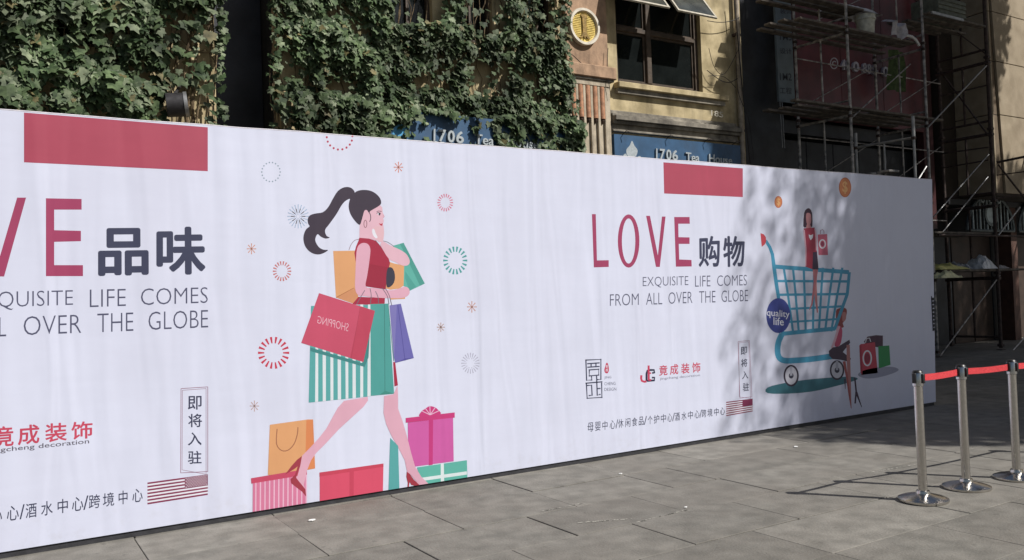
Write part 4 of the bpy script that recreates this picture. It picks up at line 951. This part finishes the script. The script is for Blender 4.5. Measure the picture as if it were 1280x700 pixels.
# ================================================================== SCAFFOLDING
FYs, BYs = 10.9, 12.1
LV_ = 1.7
def hframe(root, x, y0, y1, z0, h=1.7, m=m_tube, r=.021, dx=0):
    """one gate frame: outer posts, top bar and the inner door rails"""
    b = MB(); b.tube([(x, y0, z0), (x, y0, z0+h)], r, m, 8); b.tube([(x+dx, y1, z0), (x+dx, y1, z0+h)], r, m, 8)
    b.tube([(x, y0, z0+h-.06), (x+dx, y1, z0+h-.06)], r*.95, m, 8)
    b.tube([(x, y0, z0+h-.5), (x+dx*.25, y0+(y1-y0)*.26, z0+h-.5), (x+dx*.25, y0+(y1-y0)*.26, z0+.12)], r*.7, m, 6) if False else None
    ym = (y0+y1)/2; xm_ = x+dx/2
    b.tube([(x, y0, z0+.25), (x+dx, y1, z0+.25)], r*.7, m, 6)
    b.tube([(xm_, ym, z0+.25), (xm_, ym, z0+h-.06)], r*.7, m, 6)
    for yy, xx in ((y0, x), (y1, x+dx)):
        for zz in (z0+.06, z0+h-.07): b.box((xx-r*1.35, yy-r*1.35, zz-.03), (xx+r*1.35, yy+r*1.35, zz+.03), m_rust, .006)
    o = b.build('gate_frame', root); return o
def bar(root, a, c_, r=.014, m=m_tube, name='brace'):
    b = MB(); b.tube([a, c_], r, m, 6); return b.build(name, root)
def plank(root, x0, x1, y0, y1, z, m=m_plank, tilt=0):
    b = MB(); b.box((x0, y0, z), (x1, y1, z+.045), m, .006); o = b.build('plank', root); return o
sc = empty('scaffolding', (17.6, 11.5, 0)); tag(sc, 'steel gate frame scaffolding with plank platforms in front of the red board', 'scaffolding')
xA, xB, xC = at(1062, 120, FYs).x, at(1157, 120, FYs).x, at(1236, 120, FYs).x
for x, mm in ((xA, m_tube), (xB, m_tube), (xC, m_rust)):
    for lv in range(6): hframe(sc, x, FYs, BYs, lv*1.7+.05, m=mm, r=.03 if x != xC else .042, dx=-.12 if x == xA else 0)
S3 = at
bar(sc, S3(1064, 148, FYs-.03), S3(1138, 80, FYs+.5), .014, m_tube)
bar(sc, S3(1160, 159, FYs-.04), S3(1233, 82, FYs-.04), .016, m_zinc)
bar(sc, S3(1174, 87, BYs), S3(1236, 170, FYs+.02), .02, m_rust)
bar(sc, S3(1167, 271, FYs-.04), S3(1236, 193, FYs-.04), .014, m_zinc); bar(sc, S3(1174.6, 294.6, FYs+.3), S3(1235, 221, FYs+.3), .014, m_zinc)
bar(sc, S3(1175, 445, FYs), S3(1250, 344, FYs), .016, m_tube); bar(sc, S3(1248, 294, FYs-.2), S3(1275, 259, FYs-.2), .018, m_zinc); bar(sc, S3(1257, 448, FYs-.2), S3(1284, 418, FYs-.2), .018, m_zinc)
bar(sc, (xC, FYs+.03, 7.0), (xC-1.1, BYs, 8.6), .014, m_rust)
for k_ in range(2, 5):
    z_ = .4+k_*1.7
    for xx_, xy_ in ((xA, xB), (xB, xC)): bar(sc, (xx_, BYs+.03, z_), (xy_, BYs+.03, z_+1.2), .011)
for za in (5.2, 6.9, 3.5): bar(sc, (xA-.1, BYs-.03, za-.35), (xC, BYs-.03, za-.35), .014, m_tube, 'ledger')
bar(sc, S3(1176, 120, BYs-.1), S3(1236, 106, FYs), .018, m_rust, 'ledger'); bar(sc, S3(1176, 192, BYs), S3(1236, 184, FYs), .018, m_rust, 'ledger'); bar(sc, S3(1178, 210, BYs), S3(1236, 200, FYs), .018, m_rust, 'ledger')
random.seed(55)
def deck(x0, x1, z, y0=FYs-.02, wd=.17, gap=.1, n=4):
    for i in range(n):
        y = y0+i*(wd+gap); a_ = x0+random.uniform(-.25, .25); c_ = x1+random.uniform(-.5, .3)
        plank(sc, a_, c_, y, y+wd*random.uniform(.8, 1.1), z+random.uniform(0, .03))
deck(xA-1.45, xB+.35, 5.215); deck(xA-1.45, xA+2.35, 6.86); deck(xA-1.5, xA+1.3, 7.42, FYs+.2, n=3); deck(xB+.3, xC-.2, 7.56, FYs-.1)
b = MB(); b.box((xB+.18, FYs-.14, 7.56), (xC-1.15, FYs-.105, 7.62), m_zinc); b.build('toe_board', sc)
for i in range(3): plank(sc, xB+.3, xC+1.8, FYs+.0+i*.3, FYs+.27+i*.3, 1.86); plank(sc, xB+.2, xC+.1, FYs+.05+i*.33, FYs+.33+i*.33, 2.72+.006*(i % 2))
bar(sc, (xB+.2, FYs-.02, 2.68), (xC+1.5, FYs-.02, 2.68), .022, m_rust, 'ledger')
for x in (xB, xC): b = MB(); b.box((x-.07, FYs-.07, 0), (x+.07, FYs+.07, .012), m_rust); b.build('base_plate', sc)
# nearer small tower behind the hoarding
sd_ = empty('scaffold_tower', (14.4, 10.5, 0)); tag(sd_, 'short scaffold frame whose pale posts rise just above the hoarding', 'scaffolding')
Yn = 9.87; xn = at(1142, 172, Yn).x; xk = at(1070, 184, Yn+1.2).x; ztop = at(1142, 172, Yn).z
for l in range(2):
    z0 = ztop-1.64-1.7*l+.0
    hframe(sd_, xn, Yn, Yn+1.2, z0, 1.7 if l else 1.7, m_zinc, .028, dx=xk-xn)
b = MB(); b.tube([(xn, Yn, ztop), (xn, Yn, ztop+.42)], .035, m_zinc, 8); b.build('post_pin', sd_); b = MB(); b.tube([(xk, Yn+1.2, ztop), (xk, Yn+1.2, ztop+.3)], .035, m_zinc, 8); b.build('post_pin', sd_)
for i in range(2): plank(sd_, xk-.1, xn+.1, Yn+.4+i*.4, Yn+.7+i*.4, ztop-.62, m_tube)
bar(sd_, at(1143, 232, Yn), at(1158, 208, Yn), .016, m_zinc)
# third scaffold at the right edge, in front of the beige front
sr = empty('scaffolding', (23, 10.4, 0)); tag(sr, 'dark rusty scaffolding tubes crossing the beige building at the right edge', 'scaffolding')
for x in (22.9, 25.3):
    for lv in range(3): hframe(sr, x, 9.95, 11.15, lv*1.7+.05, m=m_rust, r=.035)
bar(sr, at(1246, 203, 10.8), at(1300, 192, 9.9), .03, m_rust, 'ledger'); bar(sr, at(1246, 219, 10.8), at(1300, 212, 9.9), .014, m_rust, 'ledger'); bar(sr, at(1248, 206, 10.8), at(1292, 262, 10.6), .022, m_rust); bar(sr, at(1246, 248, 10.8), at(1300, 240, 10.2), .018, m_rust, 'ledger')

# tarps, bucket, cloths
def tarp(name, label, cat, cx, cy, cz, sx, sy, sz, m, seed, grp=None):
    random.seed(seed); b = MB(); nx, ny = 16, 8; vs = []
    for i in range(nx+1):
        for j in range(ny+1):
            u, v = i/nx*2-1, j/ny*2-1
            h = max(0, 1-u*u)*max(0, 1-v*v)
            z = sz*(h**.6*(.6+.5*noise.noise(Vector((u*2.2, v*2.2, seed))))+.35*abs(noise.noise(Vector((u*5, v*5, seed+9))))*h**.3)
            vs.append((cx+u*sx*(1+.15*noise.noise(Vector((v*3, u, seed)))), cy+v*sy, cz+max(.002, z)))
    n = ny+1
    fs = [(i*n+j, (i+1)*n+j, (i+1)*n+j+1, i*n+j+1) for i in range(nx) for j in range(ny)]
    b.add(vs, fs, m); o = b.build(name); tag(o, label, cat, grp)
    return o
m_pls = mat('white_plastic_sheet', (.5, .5, .5), .35, 0, .15, 8, .5, 14); m_ylw = mat('yellow_sheet', (.5, .46, .16), .6, 0, .2, 8, .4, 12); m_gry = mat('dusty_cloth', (.22, .21, .21), .9, 0, .3, 8, .5, 14)
q = at(1066, 8, FYs+.3); tarp('plastic_sheet', 'crumpled white plastic sheet on the topmost planks above the bucket', 'plastic sheet', q.x+.2, FYs+.55, 7.465, .75, .3, .22, m_pls, 1)
q = at(1100, 128, FYs+.4); tarp('dusty_cloth', 'grey crumpled cloth heap on the platform below the telephone number', 'cloth', q.x-.1, FYs+.5, 5.265, .55, .3, .16, m_gry, 2)
tarp('plastic_sheet', 'thin bright plastic strip at the right of the middle platform', 'plastic sheet', at(1108, 130, FYs+.3).x+.2, FYs+.3, 5.264, .35, .12, .06, m_pls, 3)
tarp('dusty_cloth', 'flat grey cloth on the middle platform at the left end', 'cloth', at(1045, 120, FYs+.4).x, FYs+.5, 5.264, .45, .3, .08, m_gry, 4)
q = at(1195, 328, FYs); tarp('tarpaulin', 'yellow tarpaulin bunched on the lowest plank near the hoarding end', 'tarpaulin', at(1190, 330, FYs).x+.1, FYs+.35, 1.91, .62, .4, .2, m_ylw, 5)
tarp('tarpaulin', 'small pale yellow tarpaulin drooping beside the hoarding end', 'tarpaulin', at(1172, 338, FYs).x, FYs-.15, 1.72, .42, .2, .2, mat('pale_yellow_sheet', (.55, .52, .3), .6, 0, .2, 8, .4, 12), 6)
tarp('dusty_cloth', 'pointed white sack on the lowest plank', 'sack', at(1236, 326, FYs).x, FYs+.2, 1.91, .33, .25, .42, m_pls, 8)
tarp('plastic_sheet', 'crinkled silver sheet between the yellow tarpaulin and the white sack', 'plastic sheet', at(1215, 326, FYs).x, FYs+.4, 1.91, .4, .25, .22, mat('silver_sheet', (.45, .47, .5), .25, .6, .2, 8, .5, 18), 9)
tarp('dusty_cloth', 'flat grey rag at the right end of the lowest plank', 'cloth', at(1258, 328, FYs).x, FYs+.3, 1.91, .35, .25, .14, m_gry, 12)
bx_, bz_ = at(1082, 38, FYs+.25).x, 6.911
b = MB(); m_bk = mat('bucket_plastic', (.42, .42, .36), .5, 0, .25, 9, .1)
b.lathe((bx_, FYs+.25, bz_), [(.155, 0), (.165, .02), (.195, .33), (.215, .335), (.215, .37), (.2, .375), (.2, .42), (.212, .425), (.212, .44), (.19, .44), (.16, .06)], m_bk, 28)
bk = b.build('bucket'); tag(bk, 'dirty white plastic bucket on the upper scaffold planks', 'bucket')
b = MB(); b.tube([(bx_+.21*math.cos(a), FYs+.25-.06, bz_+.38-.14*math.sin(a)) for a in [math.pi*i/10 for i in range(11)]], .006, m_zinc, 5); b.build('handle', bk)
# draped cloth over the plank edge
b = MB(); q = at(1118, 40, FYs+.1); vs = []; n = 12
for i in range(13):
    for j in range(9):
        u, v = i/12, j/8; vs.append((q.x-.28+u*.62, FYs-.03-.05*math.sin(u*11)-.02*math.sin(v*5+u*4)+(.25*(1-v*4) if v < .25 else 0), 7.3-.36*v-.06*math.sin(u*5)*v+.04*math.sin(u*9)))
b.add(vs, [(i*9+j, (i+1)*9+j, (i+1)*9+j+1, i*9+j+1) for i in range(12) for j in range(8)], mat('pale_rag', (.36, .34, .35), .9, 0, .25, 9, .4), True)
o = b.build('rag'); tag(o, 'pale rag hanging over the rail to the right of the bucket', 'rag')
b = MB(); qa = [at(1132, 44, FYs-.02), at(1140, 46, FYs-.04), at(1145, 50, FYs-.05), at(1149, 57, FYs-.05)]; b.tube(qa, .03, m_pls, 6); o = b.build('hose'); tag(o, 'short white hose drooping off the right end of the upper planks', 'hose')
cx0, cx1 = at(1172, 8, FYs+.1).x, at(1206, 8, FYs+.1).x
m_cr = mat('crate_green', (.1, .11, .085), .7, 0, .25, 8, .2)
b = MB(); b.box((cx0, FYs+.1, 7.62), (cx1, FYs+.75, 8.15), m_cr, .01); cr = b.build('crate'); tag(cr, 'grey green slatted crate standing on the highest platform', 'crate')
for i in range(5): b = MB(); b.box((cx0-.004, FYs+.075, 7.65+i*.1), (cx1+.004, FYs+.098, 7.72+i*.1), m_cr, .004); b.build('slat', cr)
# hanging green netting scrap
b = MB(); ga, gb = at(1112, 60, FYs+1.1), at(1134, 115, FYs+1.1); vs = []
for i in range(9):
    for j in range(9):
        u, v = i/8, j/8; vs.append((ga.x+(gb.x-ga.x)*u+.05*math.sin(v*5), BYs-.05+.05*math.sin(u*9+v*2), ga.z+(gb.z-ga.z)*v))
b.add(vs, [(i*9+j, (i+1)*9+j, (i+1)*9+j+1, i*9+j+1) for i in range(8) for j in range(8)], mat('green_net', (.05, .075, .025), .9, 0, .4, 12, .4), True); o = b.build('netting'); tag(o, 'scrap of green safety netting hanging before the red board', 'netting')

# ================================================================== BELT STANCHIONS
def smudge(m, lo, hi, sc_=(30, 30, 6)):
    t = m.node_tree; n = t.nodes; L = t.links; geo = n.new('ShaderNodeNewGeometry'); mp = n.new('ShaderNodeMapping'); mp.inputs['Scale'].default_value = sc_
    L.new(geo.outputs['Position'], mp.inputs[0]); nz = n.new('ShaderNodeTexNoise'); nz.inputs['Scale'].default_value = 1.5; nz.inputs['Detail'].default_value = 7; nz.inputs['Roughness'].default_value = .7
    L.new(mp.outputs[0], nz.inputs['Vector']); mr = n.new('ShaderNodeMapRange'); mr.inputs[1].default_value = .3; mr.inputs[2].default_value = .7; mr.inputs[3].default_value = lo; mr.inputs[4].default_value = hi
    L.new(nz.outputs[0], mr.inputs[0]); L.new(mr.outputs[0], n['Principled BSDF'].inputs['Roughness'])
smudge(m_metal, .14, .3, (12, 12, 3)); weather(m_metal, (.42, .4, .37), .4, (4, 4, 1), 2, .4, .8)
m_belt = mat('red_belt', (.66, .05, .06), .8, 0, .12, 60, .5, 400); m_cap = mat('stanchion_cap_black', (.015, .015, .016), .4)
m_cas = mat('stanchion_head_steel', (.5, .5, .5), .2, 1, .05, 30, .02)
pos = [Vector((5.875, 3.79, 0)), Vector((6.475, 3.81, 0)), Vector((7.075, 3.74, 0)), Vector((8.6, 3.70, 0))]
labs = ['chrome belt post nearest the hoarding, leftmost of the row with red belts', 'chrome belt post standing second from the left in the row', 'chrome belt post with its base cut by the right edge of the photo', 'chrome belt post standing just beyond the right edge of the photo']
for i, q in enumerate(pos):
    s = empty('belt_stanchion', q); tag(s, labs[i], 'barrier post', 'chrome belt barrier posts')
    b = MB(); b.lathe(q, [(.172, 0), (.176, .008), (.174, .02), (.14, .034), (.08, .048), (.05, .056), (.046, .075), (.034, .078)], m_metal, 48); b.build('base', s)
    b = MB(); b.lathe(q, [(.0315, .07), (.0315, .845)], m_metal, 32); b.build('post', s)
    b = MB(); b.lathe(q, [(.034, .846), (.039, .85), (.039, .94), (.037, .945)], m_cas, 32); hd = b.build('head', s)
    b = MB(); b.lathe(q, [(.036, .946), (.038, .95), (.03, .962), (.01, .965)], m_cap, 32); b.box((q.x-.052, q.y-.014, .87), (q.x-.036, q.y+.014, .945), m_cap, .003); b.box((q.x+.036, q.y-.014, .87), (q.x+.052, q.y+.014, .945), m_cap, .003)
    b.box((q.x-.013, q.y-.052, .87), (q.x+.013, q.y-.036, .94), m_cap, .003); b.build('cap', hd)
    if i < 3:
        a = q+Vector((.046, 0, .93)); c_ = pos[i+1]+Vector((-.046, 0, .93)); b = MB(); vs = []; n = 10
        for k in range(n+1):
            t = k/n; pnt = a.lerp(c_, t); sag = -.006*math.sin(math.pi*t)*(1 if i < 2 else 3)
            for dy in (-.0008, .0008):
                for dz in (0, -.048): vs.append((pnt.x, pnt.y+dy, pnt.z+dz+sag))
        fs = []
        for k in range(n):
            o_ = k*4; fs += [(o_, o_+1, o_+5, o_+4), (o_+2, o_+6, o_+7, o_+3), (o_, o_+4, o_+6, o_+2), (o_+1, o_+3, o_+7, o_+5)]
        b.add(vs, fs, m_belt); b.build('belt', s)

# litter on the paving
m_lit = mat('white_litter', (.7, .7, .68), .8, 0, .1, 30, .2)
for (x, y, s_, lb) in ((390, 651, .022, 'tiny white scrap of paper on the paving below the striped gift box'), (995, 559, .02, 'tiny white scrap on the paving in front of the cart print'), (857, 635, .009, 'white fleck at a slab joint in the middle of the plaza'), (776, 593, .012, 'white fleck on the paving below the middle of the hoarding')):
    g = gnd(x, y); b = MB(); pts = [(g.x+s_*math.cos(a)*random.uniform(.5, 1.3)*1.4, g.y+s_*math.sin(a)*random.uniform(.5, 1.3), .004) for a in [6.283*k/7 for k in range(7)]]
    b.prism(pts, (0, 0, .006), m_lit); o = b.build('paper_scrap'); tag(o, lb, 'litter')

# ================================================================== STREET TREES (beyond the frame, they cast the shade)
m_bark = mat('plane_tree_bark', (.18, .15, .11), .9, 0, .3, 7, .5, 12)
m_tl = leaf_mat('tree_leaf', (.05, .08, .025), (.08, .12, .04))
def tree(base, trunk_top, crowns, n, lab, seed, ls=.2, fringe=()):
    random.seed(seed); r = empty('street_tree', base); tag(r, lab, 'tree')
    b = MB(); base = Vector(base); tt = Vector(trunk_top)
    b.tube([base, base.lerp(tt, .3), base.lerp(tt, .7), tt], [.34, .27, .22, .18], m_bark, 12); b.build('trunk', r)
    b = MB()
    for (c_, rad) in crowns:
        c_ = Vector(c_)
        for k in range(9):
            e = c_+Vector((random.uniform(-.75, .75)*rad[0], random.uniform(-.75, .75)*rad[1], random.uniform(-.6, .6)*rad[2])); m_ = tt.lerp(e, .5)+Vector((0, 0, .4)); b.tube([tt, m_, e], [.1, .06, .02], m_bark, 6)
    b.build('limbs', r)
    V = []; Fs = []; quad = np.array([(0, 0, 0), (.5, .12, .45), (0, 0, 1), (-.5, .12, .45)])
    vol = sum(rad[0]*rad[1]*rad[2] for _, rad in crowns)
    for (c_, rad) in crowns:
        k = 0; per = n*max(.03, rad[0]*rad[1]*rad[2]/vol)
        while k < per:
            d = Vector((random.gauss(0, 1), random.gauss(0, 1), random.gauss(0, 1))).normalized()*random.random()**.4
            p_ = Vector((c_[0]+d.x*rad[0], c_[1]+d.y*rad[1], c_[2]+d.z*rad[2]))
            if noise.noise(p_*.55) + .5*noise.noise(p_*1.3) < -.36-.3*(1-d.length): 
                if random.random() < .93: k += .35; continue
            M_ = np.array(Euler((random.uniform(0, 6.28), random.uniform(0, 6.28), random.uniform(0, 6.28))).to_matrix())*ls*random.uniform(.8, 1.5)
            q = quad @ M_.T+np.array(p_)-np.array(base); o_ = len(V); V += q.tolist(); Fs += [(o_, o_+1, o_+2), (o_, o_+2, o_+3)]; k += 1
    for (c_, rad, cnt) in fringe:
        for k in range(cnt):
            d = Vector((random.gauss(0, 1), random.gauss(0, 1), random.gauss(0, 1))).normalized()*random.random()**.33
            p_ = Vector((c_[0]+d.x*rad[0], c_[1]+d.y*rad[1], c_[2]+d.z*rad[2]))
            M_ = np.array(Euler((random.uniform(0, 6.28), random.uniform(0, 6.28), random.uniform(0, 6.28))).to_matrix())*.075*random.uniform(.8, 1.4)
            q = quad @ M_.T+np.array(p_)-np.array(base); o_ = len(V); V += q.tolist(); Fs += [(o_, o_+1, o_+2), (o_, o_+2, o_+3)]
    me = bpy.data.meshes.new('crown'); me.from_pydata(V, [], Fs); me.materials.append(m_tl); me.update(); o = bpy.data.objects.new('crown', me); link(o, r)
tree((14.6, -2.5, 0), (15.6, -2.0, 7.2), [((17.3, -1.3, 11.5), (2.9, 2.7, 3.2)), ((19.0, -1.4, 11.6), (3.6, 3.0, 3.2)), ((22.6, -.6, 11.6), (3.8, 3.4, 3.0)), ((18, 1.0, 13.0), (3.4, 2.6, 2.2)), ((14.8, -2.3, 9.6), (2.0, 1.2, 1.0)), ((27.3, .4, 12.8), (4.6, 3.6, 2.9))], 50000, 'tall broad street tree right of the view shading the end of the hoarding', 31, fringe=[((14.5, -1.3, 11.2), (2.2, 2.3, 3.2), 7000), ((15.3, -1.3, 11.3), (2.0, 2.4, 3.2), 14000), ((16.2, -1.3, 11.4), (1.9, 2.5, 3.2), 24000)])
tree((20.5, 1.5, 0), (21.5, 3.2, 9.4), [((22.3, 5.2, 15.2), (3.7, 3.5, 3.6)), ((20.3, 5.0, 14.4), (2.6, 2.8, 2.8))], 26000, 'second street tree further along shading the scaffolding', 32)
